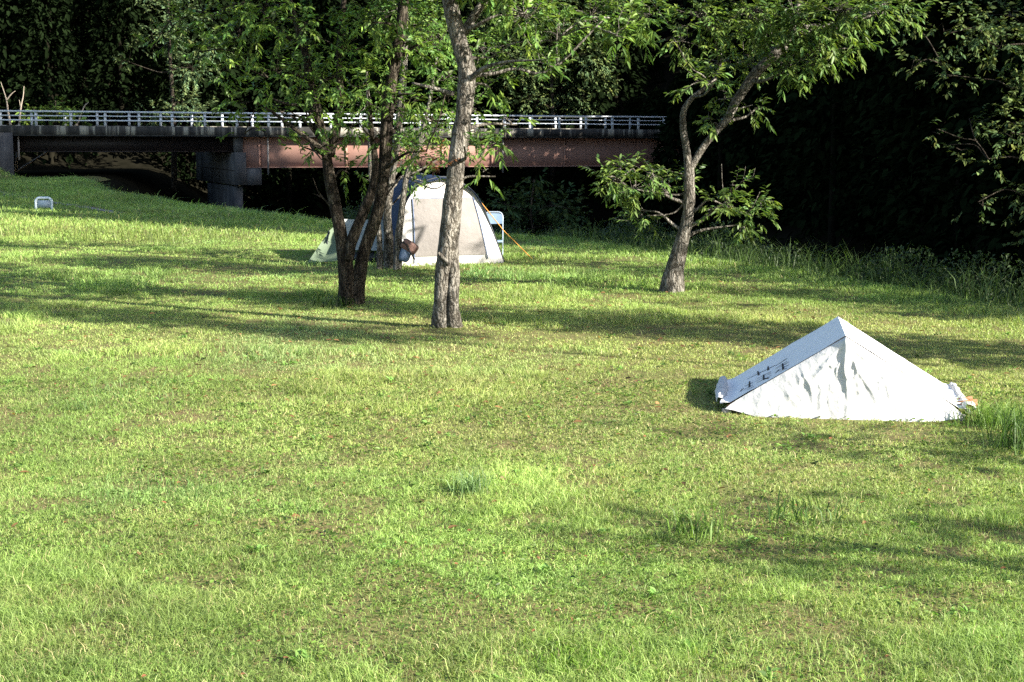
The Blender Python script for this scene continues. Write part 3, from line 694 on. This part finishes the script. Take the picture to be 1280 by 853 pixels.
# inked characters on the left roof panel (rows of brush strokes)
STR = [((.66, .16), (.66, .44)), ((.60, .18), (.72, .20)), ((.60, .30), (.73, .32)), ((.60, .40), (.72, .42)), ((.62, .10), (.67, .22)),
       ((.50, .14), (.50, .46)), ((.45, .22), (.56, .20)), ((.45, .33), (.56, .36)), ((.47, .10), (.53, .13)), ((.46, .44), (.56, .42)), ((.53, .26), (.57, .16)),
       ((.78, .20), (.78, .46)), ((.75, .18), (.83, .22)), ((.75, .34), (.82, .36)), ((.74, .08), (.80, .12)), ((.83, .30), (.86, .24)),
       ((.56, .56), (.80, .60)), ((.62, .52), (.62, .66)), ((.70, .52), (.71, .70)), ((.46, .56), (.56, .52))]
V, Q = [], []
for (a0, b0), (a1, b1) in STR:
    n_ = 12; t = np.linspace(0, 1, n_); aa_ = a0+(a1-a0)*t; bb_ = b0+(b1-b0)*t; wd = .015*(1-.55*t)+.004
    L_ = math.hypot((a1-a0)*1.8, (b1-b0)*RL)+1e-6; na_, nb_ = -(b1-b0)*RL/L_/1.8, (a1-a0)*1.8/L_/RL
    k0 = len(V)
    for s_ in (-1, 1):
        u, v, w = slope_pt(-1, aa_+na_*wd*s_*.8, bb_+nb_*wd*s_*.8)
        for p_ in zip(u, v, w): V.append(W3(p_[0]-.003, p_[1], p_[2]+.006))
    for k in range(n_-1): Q.append((k0+k, k0+k+1, k0+n_+k+1, k0+n_+k))
mesh('lettering', V, np.array(Q), M['ink'], tent)
tag(tent, 'low white canvas ridge tent with wrinkled gable and black writing on its roof', 'tent')

# --- dome tent beyond the trees
M['cream'] = canvasmat('cream_nylon', (.52, .50, .48), (.58, .565, .54), .1, .15, 5)
M['cream_pink'] = canvasmat('beige_mesh', (.42, .39, .36), (.47, .44, .41), .1, .15, 5)
M['taupe'] = canvasmat('taupe_mesh', (.185, .172, .162), (.215, .20, .19), .1, .4, 9)
M['navy'] = canvasmat('navy_fly', (.01, .022, .06), (.02, .038, .09), .05, .25, 5)
M['pole'] = newmat('dark_pole', .4, (.02, .025, .03))[0]
M['piping'] = newmat('blue_piping', .6, (.12, .16, .26))[0]
dome0 = G(572, 331); dy = dome0[1]
dome = empty('dome_tent', (dome0[0], dome0[1], float(height(dome0[0], dome0[1]))))
yw = R(20); DU = np.array([math.cos(yw), math.sin(yw), 0]); DV = np.array([-math.sin(yw), math.cos(yw), 0])   # faces camera and right
def D3(u, v, w): return DU*u+DV*v+np.array([0, 0, 1.])*w
SC = dy/FPX/math.cos(yw)
prof = np.array([(499, 331), (501, 300), (503, 275), (507, 256), (514, 243), (525, 232), (541, 226), (559, 223), (575, 228), (591, 238), (603, 254), (613, 279), (622, 304), (632, 333)], float)
pu = (prof[:, 0]-572)*SC*.97; pw = np.maximum((331-prof[:, 1])*dy/FPX, 0)
pc = curve(np.stack([pu, 0*pu, pw], 1), 6); npf = len(pc)
def tscale(v):  # the body narrows a little to the back
    return 1-.10*v
m_ = 24; vs = np.linspace(0, 2.4, m_); V = []
for v in vs:
    for p in pc: V.append(D3(p[0]*tscale(v/2.4), v, max(p[2], -.02)*(1+.02*math.sin(v*1.3))))
mesh('fly', V, gridq(m_, npf)[:, ::-1], M['navy'], dome, smooth=True)
# front wall, slightly bulged towards the viewer; cells lie between the hem and the arch
nr = 40; rows = []
def arch_at(f):
    """left and right edge of the front at height fraction f"""
    zt = pc[:, 2].max(); k = int(np.argmax(pc[:, 2])); z = f*zt*.998
    l = np.interp(z, pc[:k+1, 2], pc[:k+1, 0]); r = np.interp(-z, -pc[k:, 2], pc[k:, 0]); return l, r, z
def front_pt(f, a, off=0.0):
    l, r, z = arch_at(f); u = l+(r-l)*a
    bul = .16*math.sin(math.pi*min(max(f, 0), 1))*math.sin(math.pi*min(max(a, 0), 1))
    return D3(u, -.02-bul-off+.25*f*f, z)
V = [front_pt(f, a) for f in np.linspace(0, 1, nr) for a in np.linspace(0, 1, 40)]
mesh('front_wall', V, gridq(nr, 40)[:, ::-1], M['cream'], dome, smooth=True)
V = [front_pt(f, a, .012) for f in np.linspace(.80, .985, 14) for a in np.linspace(.55, .97, 24)]
mesh('vent_panel', V, gridq(14, 24)[:, ::-1], M['cream_pink'], dome, smooth=True)
def af(px, f):
    l, r, z = arch_at(f); return ((px-572)*SC*.97-l)/(r-l)
fb, ft_ = (331-319)/106., (331-249)/106.
V = []
for f in np.linspace(fb, ft_, 24):
    g_ = (f-fb)/(ft_-fb); a0, a1 = af(517, f), af(607-15*g_, f)
    for a in np.linspace(a0, a1, 30): V.append(front_pt(f, a, .02+.012*vnoise(a*9+f*6, f*9-a*3, 4)))
mesh('door_panel', V, gridq(24, 30)[:, ::-1], M['taupe'], dome, smooth=True)
mb = MB()
mb.tube([front_pt(f, af(516.5, f), .03) for f in np.linspace(.03, ft_, 12)], .012, 6)
mb.tube([front_pt(f, af(608.5-15*(f-fb)/(ft_-fb), f), .03) for f in np.linspace(.06, ft_, 12)], .014, 6)
mb.tube([front_pt(ft_, a, .03) for a in np.linspace(af(517, ft_), af(592, ft_), 12)], .008, 6)
mb.build('piping', M['piping'], dome)
mb = MB(); mb.tube([D3(p[0]*1.012, -.01+.24*(p[2]/2.1)**2, p[2]*1.012) for p in pc], .022, 6)
mb.build('tent_pole', M['pole'], dome, smooth=True)
mb = MB(); mb.tube([D3(p[0]*tscale(1)*1.012, 2.4, p[2]*1.015) for p in pc], .022, 6)
mb.build('tent_pole', M['pole'], dome, smooth=True)
V = [D3(p[0]*tscale(1), 2.4, max(p[2], 0)*g_) for g_ in np.linspace(0, .995, 6) for p in pc]
mesh('back_wall', V, gridq(6, npf), M['navy'], dome, smooth=True)
M['rope'] = newmat('orange_rope', .8, (.5, .24, .05))[0]
mb = MB(); g2 = G(665, 325); mb.tube([D3(*[(603-572)*SC, .15, 1.62]), P(622, 272, dy-.4), P(632, 291, dy-.6), g2+(0, 0, .03)], .012, 6)
mb.build('guy_rope', M['rope'], dome)
mb = MB(); mb.tube([g2+(0, 0, -.1), g2+(.05, 0, .12)], .012, 6); mb.build('peg', M['pole'], dome)
for o in list(dome.children):
    if o.name.startswith(('guy_rope', 'peg')): o.data.transform(__import__('mathutils').Matrix.Translation(-dome.location))
# guy rope starts at a local point: rebuild its first ring in local space
gr = [o for o in dome.children if o.name.startswith('guy_rope')][0]; bpy.data.objects.remove(gr)
st = D3((603-572)*SC, .6, 1.72); l_ = np.array(dome.location)
mb = MB(); mb.tube([st, st*.5+(g2-l_)*.5-np.array([0, 0, .08]), g2+(0, 0, .03)-l_], .013, 6); mb.build('guy_rope', M['rope'], dome)
tag(dome, 'cream dome tent with taupe door panel and navy sides, partly behind the slim trunk', 'tent')

# --- small green and grey tarp tent left of it
M['tarp_green'] = canvasmat('green_tarp', (.13, .175, .115), (.17, .22, .15), .25, .25, 6)
M['tarp_grey'] = canvasmat('grey_tarp', (.34, .37, .35), (.42, .45, .43), .15, .25, 6)
tp0 = G(432, 330); ty = tp0[1]+.6
tarp = empty('tarp_tent', (tp0[0], ty, float(height(tp0[0], ty))))
tl_ = np.array(tarp.location)
def quad_sheet(a, b, c, d, n=16, sag=.05, seed=1):
    """a b top edge, d c bottom edge"""
    V = []
    for s_ in np.linspace(0, 1, n):
        for t in np.linspace(0, 1, n):
            p = (a*(1-t)+b*t)*(1-s_)+(d*(1-t)+c*t)*s_
            p = p+np.array([0, .02, -1])*sag*math.sin(math.pi*s_)*math.sin(math.pi*t)+np.array([0, 1, 0])*.03*(vnoise(s_*5+seed, t*6, seed)-.5)
            V.append(p-tl_)
    return V
ra, rb = P(429, 274, ty+.5), P(492, 276, ty+.9)
fa, fb_ = P(421, 312, ty-.55), P(492, 314, ty-.15)
ba, bb = ra+np.array([-.1, 1.2, -.95]), rb+np.array([0, 1.2, -.95])
mesh('roof_sheet', quad_sheet(ra, rb, fb_, fa), gridq(16, 16)[:, ::-1], M['tarp_grey'], tarp, smooth=True)
mesh('roof_sheet', quad_sheet(ra, rb, bb, ba), gridq(16, 16), M['tarp_grey'], tarp, smooth=True)
p0, p1, p2, p3 = P(412, 288, ty+.1), ra+np.array([0, -.02, 0]), P(426, 326, ty-.75), P(384, 329, ty-.55)
mesh('awning_sheet', quad_sheet(p0, p1, p2, p3, sag=.12), gridq(16, 16)[:, ::-1], M['tarp_green'], tarp, smooth=True)
mesh('awning_sheet', quad_sheet(p0, p1, ra+np.array([-.3, 1.2, -1.0]), p3+np.array([.15, 1.4, 0]), sag=.1), gridq(16, 16), M['tarp_green'], tarp, smooth=True)
for pts, r_ in (([P(411, 289, ty+.1)-tl_, P(409, 302, ty-.1)-tl_, np.array([P(408, 310, ty)[0], ty, 0.0])-np.array([tl_[0], tl_[1], .05])], .02),
                ([ra-tl_, np.array([ra[0]-tl_[0], ra[1]-tl_[1], -.05])], .018), ([rb-tl_, np.array([rb[0]-tl_[0], rb[1]-tl_[1], -.05])], .018)):
    mb = MB(); mb.tube(pts, r_, 6); mb.build('tent_pole', M['pole'], tarp)
mb = MB(); mb.box(fa[0]-tl_[0], fb_[0]-tl_[0], fa[1]-tl_[1]+.1, fa[1]-tl_[1]+.9, .0, .22); mb.build('groundsheet', M['pole'], tarp)
tag(tarp, 'low tarp tent of grey and pale green sheets behind the dark leaning stems', 'tent')

# --- folding chair behind the dome tent
M['chair_blue'] = noisy('chair_fabric', [(.3, (.13, .2, .29)), (.7, (.18, .26, .36))], 8, .7)
M['chair_frame'] = newmat('chair_tube', .35, (.26, .32, .38))[0]
ch0 = P(617, 300, 45.0); chz = float(height(ch0[0], 45.0))
chair = empty('folding_chair', (ch0[0], 45.0, chz))
zt, zl = P(617, 266, 45.0)[2]-chz, P(617, 280, 45.0)[2]-chz
hw = .24
V = [(x, .06*(z-zl)/(zt-zl)+.02*math.cos(x*6), z-.05*(abs(x)/hw)**6*(z > zt-.05)) for z in np.linspace(zl, zt-.02, 8) for x in np.linspace(-hw, hw, 12)]
mesh('backrest', V, gridq(8, 12), M['chair_blue'], chair, smooth=True)
mb = MB(); mb.tube(curve([(-hw, 0, .42), (-hw, .03, zl), (-hw, .06, zt-.1), (-hw+.07, .07, zt), (0, .07, zt+.01), (hw-.07, .07, zt), (hw, .06, zt-.1), (hw, .03, zl), (hw, 0, .42)], 5), .018, 8)
mb.build('frame', M['chair_frame'], chair, smooth=True)
mb = MB(); mb.box(-hw, hw, -.42, .02, .42, .45); mb.build('seat', M['chair_blue'], chair)
for sx in (-1, 1):
    for ya, yb in ((0, -.42), (-.4, .12)):
        mb = MB(); mb.tube([(sx*hw, ya, .43), (sx*hw, yb, 0)], .014, 6); mb.build('leg', M['chair_frame'], chair)
tag(chair, 'folding chair with light blue backrest half hidden behind the dome tent', 'chair')

# --- rucksack leaning at the tent's left corner
M['pack_brown'] = noisy('rucksack_brown', [(.3, (.10, .055, .045)), (.7, (.22, .13, .105))], 9, .75)
M['pack_blue'] = noisy('rucksack_blue', [(.3, (.06, .09, .16)), (.7, (.13, .18, .26))], 9, .75)
M['strap'] = newmat('black_strap', .6, (.015, .015, .018))[0]
rk0 = G(509, 338); rk = empty('rucksack', (rk0[0], rk0[1], float(height(rk0[0], rk0[1]))+.2)); rk.scale = (1.25, 1.2, 1.2)
rs = rk0[1]/FPX
def blob(cx, cz, rx, ry, rz, n=14, tilt=0.0, pw=.75):
    V = []
    for a in np.linspace(-math.pi/2, math.pi/2, n):
        for t in np.linspace(0, 2*math.pi, 2*n, endpoint=False):
            sp = lambda q: math.copysign(abs(q)**pw, q)
            x, y, z = rx*sp(math.cos(a))*sp(math.cos(t)), ry*sp(math.cos(a))*sp(math.sin(t)), rz*sp(math.sin(a))
            V.append((cx+x*math.cos(tilt)+z*math.sin(tilt), y, cz-x*math.sin(tilt)+z*math.cos(tilt)))
    Q = [(i*2*n+j, i*2*n+(j+1) % (2*n), (i+1)*2*n+(j+1) % (2*n), (i+1)*2*n+j) for i in range(n-1) for j in range(2*n)]
    return V, np.array(Q)
V, Q = blob(-.03, .17, .11, .12, .17, tilt=.3, pw=.6); mesh('body', V, Q, M['pack_blue'], rk, smooth=True)
V, Q = blob(.05, .31, .17, .13, .11, tilt=.6, pw=.45); mesh('lid', V, Q, M['pack_brown'], rk, smooth=True)
mb = MB(); mb.tube(curve([(-.1, -.13, .42), (.0, -.14, .36), (.06, -.15, .24), (.12, -.14, .12), (.16, -.13, .06)], 5), .014, 6)
mb.tube(curve([(-.06, 0, .46), (.02, -.05, .45), (.1, -.05, .38)], 5), .014, 6); mb.build('strap', M['strap'], rk)
tag(rk, 'brown and blue rucksack leaning at the left corner of the dome tent', 'rucksack')

# --- pale arched barrier on the left bank
M['barrier'] = noisy('pale_blue_paint', [(.3, (.46, .54, .62)), (.7, (.6, .67, .73))], 5, .45)
M['barrier_panel'] = noisy('dull_blue_panel', [(.3, (.24, .31, .38)), (.7, (.34, .41, .48))], 5, .6)
sg0 = G(55, 261, .1); sz = float(height(sg0[0], sg0[1])); sb = empty('arched_barrier', (sg0[0], sg0[1], sz))
zt = P(55, 247, sg0[1])[2]-sz; hw = 10.0*sg0[1]/FPX
mb = MB(); mb.tube(curve([(-hw, 0, -.1), (-hw, 0, zt*.5), (-hw, 0, zt-.14), (-hw+.1, 0, zt-.03), (0, 0, zt-.02), (hw-.1, 0, zt-.03), (hw, 0, zt-.14), (hw, 0, zt*.5), (hw, 0, -.1)], 6), .05, 8)
mb.build('frame', M['barrier'], sb, smooth=True)
mb = MB(); mb.box(-hw+.06, hw-.06, -.01, .01, .12, zt-.11); mb.build('panel', M['barrier_panel'], sb)
tag(sb, 'small pale blue arched barrier standing beside the path on the left bank', 'barrier')

# ------------------------------------------------------------------ grass: one sheet of blades, denser where it is seen closely
gr_ = np.random.default_rng(77)
def in_tent(x, y):
    a = (x-tent.location[0])*UD[0]+(y-tent.location[1])*UD[1]; b = (x-tent.location[0])*VD[0]+(y-tent.location[1])*VD[1]
    c = (x-dome.location[0])*DU[0]+(y-dome.location[1])*DU[1]; d = (x-dome.location[0])*DV[0]+(y-dome.location[1])*DV[1]
    onp = np.min(np.hypot(x[:, None]-path_pts[None, ::3, 0], (y[:, None]-path_pts[None, ::3, 1])), axis=1) < .5
    return onp | ((np.abs(a) < HW-.02) & (b > .04) & (b < RL)) | ((np.abs(c) < 1.25) & (d > -.0) & (d < 2.3))
def scatter(y0, y1, rho, marg):
    w0 = .31*y1+marg; n = int(rho*(y1-y0)*2*w0)
    x = gr_.uniform(-w0, w0, n); y = gr_.uniform(y0, y1, n)
    k = (np.abs(x) < .31*y+marg) & (brow(x, y) < 2.5) & ~in_tent(x, y)
    return x[k], y[k]
def dryness(x, y):
    """0 lush .. 1 dry: the open middle is short and yellowish, the left side and the front lush"""
    mid = np.exp(-((y-23)/7)**2)*sstep(-6, 0, x)+.5*np.exp(-((y-30)/4)**2)
    return np.clip(.05+.55*mid+.65*(fbm(x*.35, y*.35, 12, 4)-.5)+.6*(fbm(x*1.7, y*1.7, 13, 3)-.5), 0, 1)
SPOTS = [(*G(a, b)[:2], r) for a, b, r in ((480, 800, .42), (540, 788, .3), (800, 768, .34), (770, 728, .22), (430, 692, .16), (880, 742, .2), (975, 762, .18), (640, 762, .2), (265, 545, .25), (1110, 715, .2), (330, 640, .15), (200, 690, .16),
    (690, 690, .16), (120, 790, .22), (1010, 560, .5), (880, 540, .4), (640, 424, .9), (700, 420, .7), (560, 416, .8), (330, 335, .8), (405, 335, 1.2), (1180, 690, .2), (560, 730, .14), (905, 640, .2))]
def bare(x, y):
    sp_ = 0*np.asarray(x, float); rg = fbm(x*3.3, y*3.3, 18, 3)
    for a, b, r in SPOTS: sp_ = np.maximum(sp_, sstep(1.25, .55, np.hypot((x-a)*.75, y-b)/r+1.6*(rg-.5)))
    return np.maximum(.95*sp_, bare_noise(x, y))
def bare_noise(x, y):
    b_ = .05*np.exp(-((y-13)/2.5)**2)*sstep(-4, 0, x)+.03*np.exp(-((y-24)/6)**2)
    return np.maximum(sstep(.63, .70, fbm(x*1.3+4, y*1.1, 15, 4)+b_), .9*sstep(.64, .70, fbm(x*4.1, y*3.3+7, 16, 3)+b_))
def blades(x, y, H, Wd, lean, c, seg=2):
    n = len(x); z = height(x, y)-.01
    a = gr_.uniform(0, 2*np.pi, n); dx, dy_ = np.cos(a), np.sin(a)
    f = gr_.uniform(0, 2*np.pi, n); fx_, fy_ = np.cos(f), np.sin(f)
    b = np.stack([x, y, z], 1); S = np.stack([fx_, fy_, 0*x], 1)*(Wd/2)[:, None]
    Ld = np.stack([dx, dy_, 0*x], 1)
    m1 = b+Ld*(lean*H*.28)[:, None]+np.array([0, 0, 1.])*(H*.58)[:, None]
    tip = b+Ld*(lean*H)[:, None]+np.array([0, 0, 1.])*(H*np.maximum(1-.25*lean, .35))[:, None]
    V = np.stack([b-S*.8, b+S*.8, m1+S*.9, m1-S*.9, tip], 1).reshape(-1, 3); k = (np.arange(n)*5)[:, None]
    return V, k+np.array([0, 1, 2, 3]), k+np.array([3, 2, 4]), np.repeat(c, 5, 0)
GV, GQ, GT, GC, off = [], [], [], [], 0
def push(V, Q, T, c):
    global off
    GV.append(V); GQ.append(Q+off); GT.append(T+off); GC.append(c); off += len(V)
LUSH, DRY, STRAW = np.array([.235, .345, .09]), np.array([.33, .345, .12]), np.array([.39, .34, .17])
def gcol(x, y):
    n = len(x); d = dryness(x, y)[:, None]; h = fbm(x*.5+9, y*.5, 31, 3)[:, None]
    c = LUSH*(1-d)+DRY*d; c = c*(1+.7*(h-.5))*(1+.6*(fbm(x*2.3, y*1.9, 33, 2)[:, None]-.5))*np.clip(1+.19*gr_.normal(size=(n, 1)), .5, 1.7)
    bl = np.clip((fbm(x*.3, y*.3+5, 37, 3)-.5)*2.5, 0, 1)[:, None]*np.exp(-((x+4)/7)**2)[:, None]
    c = c*(1-bl*np.array([.22, .06, -.25]))
    st = gr_.uniform(0, 1, (n, 1)) < .035+.17*d
    return np.where(st, STRAW*np.clip(1+.3*gr_.normal(size=(n, 1)), .4, 1.6), c)
for y0, y1, rho, wf, marg in ((9.5, 14, 5600, .82, 1.2), (14, 19, 3900, .95, 1.5), (19, 26, 2200, 1.2, 2), (26, 36, 1100, 1.7, 3), (36, 52, 450, 2.6, 4), (52, 98, 150, 4.2, 5)):
    x, y = scatter(y0, y1, rho, marg); d = dryness(x, y); k = gr_.uniform(0, 1, len(x)) > .78*bare(x, y)
    x, y, d = x[k], y[k], d[k]
    lon = fbm(x*.45+30, y*.45, 19, 3); tall = sstep(.56, .72, lon)*(1-.8*d)
    H = (.03+.027*(1-d)+(.05+.04*sstep(16, 20, y))*tall)*gr_.uniform(.45, 1.5, len(x))
    H = H+sstep(50, 60, y)*sstep(2, -8, x)*.16*gr_.uniform(.2, 1, len(x))+sstep(-1.2, .5, brow(x, y))*.12
    H = np.where(gr_.uniform(0, 1, len(x)) < .012, H*2.0, H)
    push(*blades(x, y, H, .0055*wf*gr_.uniform(.6, 1.5, len(x)), gr_.uniform(.3, 1.5, len(x)), gcol(x, y)))
for y0, y1, rho, wf in ((2, 9.5, 420, 2.2), (9.5, 22, 420, 2.2), (22, 45, 160, 3.2)):
    n = int(rho*(y1-y0)*50); x = gr_.uniform(-25, 25, n); y = gr_.uniform(y0, y1, n)
    k = ((np.abs(x) > .31*y+1.2) | (y < 9.5)) & (np.abs(x) < .31*y+9) & (brow(x, y) < 2.5); x, y = x[k], y[k]; d = dryness(x, y)
    push(*blades(x, y, (.05+.04*(1-d))*gr_.uniform(.5, 1.5, len(x)), .0055*wf*gr_.uniform(.6, 1.5, len(x)), gr_.uniform(.3, 1.5, len(x)), gcol(x, y)))
# dead thatch lying flat between the blades, thickest where the turf is worn
for y0, y1, rho, wf, marg in ((9.5, 16, 2600, 1.0, 1.2), (16, 26, 1300, 1.4, 2), (26, 42, 400, 2.2, 3)):
    x, y = scatter(y0, y1, rho, marg); k = gr_.uniform(0, 1, len(x)) < np.clip(.65+.35*dryness(x, y), 0, 1); x, y = x[k], y[k]; n = len(x)
    cc_ = np.where(gr_.uniform(0, 1, (n, 1)) < .76-.6*bare(x, y)[:, None], [.21, .28, .09], [.27, .20, .11])*np.clip(1+.35*gr_.normal(size=(n, 1)), .3, 1.8)
    push(*blades(x, y, gr_.uniform(.012, .035, n), .007*wf*gr_.uniform(.6, 1.5, n), gr_.uniform(1.2, 2.6, n), cc_))
# small broad-leaved plants between the blades
for y0, y1, rho, s_ in ((9.5, 15, 420, 1.0), (15, 24, 160, 1.2)):
    x, y = scatter(y0, y1, rho, 2); k = gr_.uniform(0, 1, len(x)) < fbm(x*.9, y*.9, 23, 3)**1.5*1.6; x, y = x[k], y[k]; n = len(x)
    p = np.stack([x, y, height(x, y)+gr_.uniform(.005, .05, n)], 1); a = gr_.uniform(0, 6.28, n)
    V, Q = leaf_geo(p, np.stack([np.cos(a), np.sin(a), gr_.uniform(-.1, .7, n)], 1), np.array([0, 0, 1.])+.3*gr_.normal(size=(n, 3)), s_*gr_.uniform(.025, .06, n), s_*gr_.uniform(.008, .016, n))
    c = np.array([.10, .17, .03])*np.clip(1+.3*gr_.normal(size=(n, 1)), .4, 1.8)
    red = gr_.uniform(0, 1, (n, 1)) < .015; c = np.where(red, np.array([.24, .10, .05]), c)
    push(V, Q, np.zeros((0, 3), int), np.repeat(c, 6, 0))
def leaf_bits(x, y, H0, tilt, L, W, c):
    n = len(x); a = gr_.uniform(0, 6.28, n); p = np.stack([x, y, height(x, y)+H0], 1)
    V, Q = leaf_geo(p, np.stack([np.cos(a), np.sin(a), tilt], 1), np.array([0, 0, 1.])+.3*gr_.normal(size=(n, 3)), L, W)
    push(V, Q, np.zeros((0, 3), int), np.repeat(c, 6, 0))
nr_ = 330; rx, ry = gr_.uniform(-9, 9, nr_), 10+22*gr_.uniform(0, 1, nr_)**1.3
k = (np.abs(rx) < .33*ry+1) & (brow(rx, ry) < 0) & ~in_tent(rx, ry); rx, ry = rx[k], ry[k]; nr_ = len(rx); sc_ = gr_.uniform(.5, 1.4, nr_)
m_ = 13; x = np.repeat(rx, m_)+gr_.normal(size=nr_*m_)*.03; y = np.repeat(ry, m_)+gr_.normal(size=nr_*m_)*.03; s2 = np.repeat(sc_, m_)
wc_ = np.repeat(np.array([.13, .235, .055])*(1+.3*gr_.normal(size=(nr_, 1))), m_, 0)*np.clip(1+.2*gr_.normal(size=(nr_*m_, 1)), .5, 1.5)
leaf_bits(x, y, gr_.uniform(.01, .05, len(x)), gr_.uniform(.1, 1.1, len(x)), s2*gr_.uniform(.03, .075, len(x)), s2*gr_.uniform(.007, .016, len(x)), wc_)
n = 700; rx = gr_.normal(size=n)*4.5-1; ry = 29+gr_.normal(size=n)*7; k = (brow(rx, ry) < 0) & (ry > 10) & ~in_tent(rx, ry); rx, ry = rx[k], ry[k]; n = len(rx)
leaf_bits(rx, ry, gr_.uniform(.02, .05, n), gr_.uniform(-.1, .4, n), gr_.uniform(.07, .13, n), gr_.uniform(.016, .028, n), np.array([.2, .11, .05])*np.clip(1+.35*gr_.normal(size=(n, 1)), .4, 1.8))
go = mesh('grass', np.vstack(GV), [np.vstack(GQ), np.vstack(GT)], M['grass'], col=np.vstack(GC)); tag(go, kind='stuff')
# undergrowth along the river bank
GV, GQ, GT, GC, off = [], [], [], [], 0
n = 260000; x = gr_.uniform(-30, 20, n); y = gr_.uniform(15, 100, n); s_ = brow(x, y)
k = (s_ > -.4) & (s_ < 4.5) & (np.abs(x) < .33*y+5) & (gr_.uniform(0, 1, n) < np.where(x > -3, .9, .5)); x, y, s_ = x[k], y[k], s_[k]; n = len(x)
cl_ = fbm(x*.5, y*.5, 41, 3); right = sstep(-2, 5, x)
H = (.2+1.1*cl_*sstep(-.4, 1.5, s_))*(.35+.8*right)*gr_.uniform(.5, 1.3, n)
c = np.array([.07, .115, .035])*np.clip(1+.3*gr_.normal(size=(n, 1)), .4, 1.8)*np.array([1, 1, 1.])
push(*blades(x, y, H, .014*gr_.uniform(.7, 1.6, n), gr_.uniform(.2, 1.0, n), c))
n = 520000; x = gr_.uniform(-6, 18, n); y = gr_.uniform(15, 70, n); s_ = brow(x, y)
k = (s_ > .6) & (s_ < 5) & (np.abs(x) < .33*y+5) & (gr_.uniform(0, 1, n) < sstep(.34, .55, fbm(x*.55+7, y*.55, 43, 3))); x, y, s_ = x[k], y[k], s_[k]; n = len(x)
bump_ = 1.45*sstep(.34, .62, fbm(x*.55+7, y*.55, 43, 3))
p = np.stack([x, y, height(x, y)+gr_.uniform(.1, 1, n)**.6*bump_*sstep(.4, 2, s_)], 1)
V, Q = leaf_geo(p, unit(n, gr_)+np.array([0, -.2, -.2]), np.array([0, 0, 1.])+.5*gr_.normal(size=(n, 3)), gr_.uniform(.06, .12, n), gr_.uniform(.012, .026, n))
push(V, Q, np.zeros((0, 3), int), np.repeat(np.array([.035, .06, .02])*np.clip(1+.3*gr_.normal(size=(n, 1)), .4, 1.8), 6, 0))
uo = mesh('undergrowth', np.vstack(GV), [np.vstack(GQ), np.vstack(GT)], M['grass'], col=np.vstack(GC)); tag(uo, kind='stuff')

# ------------------------------------------------------------------ single tufts and weeds one can pick out
def tuft(px, py, n, Hh, spread, label, col, wd=.008, name='grass_tuft', lean=(.3, 1.1), seedy=0, group=None):
    c0 = G(px, py); z0 = float(height(c0[0], c0[1])); x = c0[0]+gr_.normal(size=n)*spread; y = c0[1]+gr_.normal(size=n)*spread
    H = Hh*gr_.uniform(.45, 1.1, n)
    c = np.array(col)*np.clip(1+.25*gr_.normal(size=(n, 1)), .4, 1.7)
    V, Q, T, cc = blades(x, y, H, wd*gr_.uniform(.7, 1.4, n), gr_.uniform(*lean, n), c)
    if seedy:
        k = gr_.choice(n, seedy, replace=False); tp = V.reshape(-1, 5, 3)[k, 4]
        m = 10*seedy; p = np.repeat(tp, 10, 0)-np.array([0, 0, 1.])*gr_.uniform(0, .12, (m, 1))
        V2, Q2 = leaf_geo(p, unit(m, gr_)*.4+np.array([0, 0, 1.]), unit(m, gr_), np.full(m, .035), np.full(m, .008))
        Q = np.vstack([Q, Q2+len(V)]); V = np.vstack([V, V2]); cc = np.vstack([cc, np.tile([.28, .24, .1], (len(V2), 1))])
    o = mesh(name, V-np.array([c0[0], c0[1], z0]), [Q, T], M['grass'], col=cc); o.location = (c0[0], c0[1], z0)
    return tag(o, label, 'grass tuft', group) if name == 'grass_tuft' else tag(o, kind='stuff')
BLG = (.13, .21, .065)
tuft(586, 620, 170, .33, .09, 'spiky blue green grass tuft alone in the middle of the meadow', (.16, .25, .10), .008, lean=(.25, 1.0))
tuft(868, 668, 90, .30, .17, 'loose tuft of broad arching grass blades in the right foreground', (.12, .2, .04), .014)
tuft(1000, 648, 70, .26, .25, 'dark broad grass clump just right of the loose foreground tuft', (.08, .15, .04), .014)
tuft(1248, 532, 420, .42, .22, 'tall bright grass clump beside the right corner of the white canvas tent', (.12, .2, .04), .009)
tuft(1300, 560, 500, .60, .3, 'tall dark grass clump at the right edge of the photo behind the shadow', (.07, .13, .03), .01)
tuft(105, 512, 60, .22, .1, 'thin dark grass tuft in the left part of the meadow', BLG, .008)
tuft(160, 490, 150, .2, .35, 'wide blue green grass patch in the left part of the meadow', BLG, .008, name='long_grass')
tuft(275, 545, 40, .16, .12, 'small brownish weed left of the spiky meadow tuft', (.14, .13, .05), .006)
tuft(210, 612, 200, .14, .4, 'low wide grass clump nearest the left foreground', (.1, .19, .05), .008, name='long_grass')
tuft(730, 835, 500, .16, .22, 'bright lush grass clump at the bottom edge of the photo', (.13, .23, .03), .008)
tuft(480, 325, 500, .5, .45, 'long bright grass growing round the feet of the thin stems', (.13, .2, .03), .012, lean=(.2, .8))
tuft(195, 300, 600, .5, 1.6, 'long light grass on the far left of the sunlit meadow', (.15, .2, .05), .016, name='long_grass', lean=(.2, .8), seedy=30)
tuft(70, 292, 400, .45, 1.5, 'pale seeding grass below the arched barrier', (.17, .2, .06), .016, name='long_grass', lean=(.2, .7), seedy=30)
tuft(420, 383, 60, .3, .2, 'dark leafy weed at the foot of the leaning stems', (.04, .07, .02), .03)
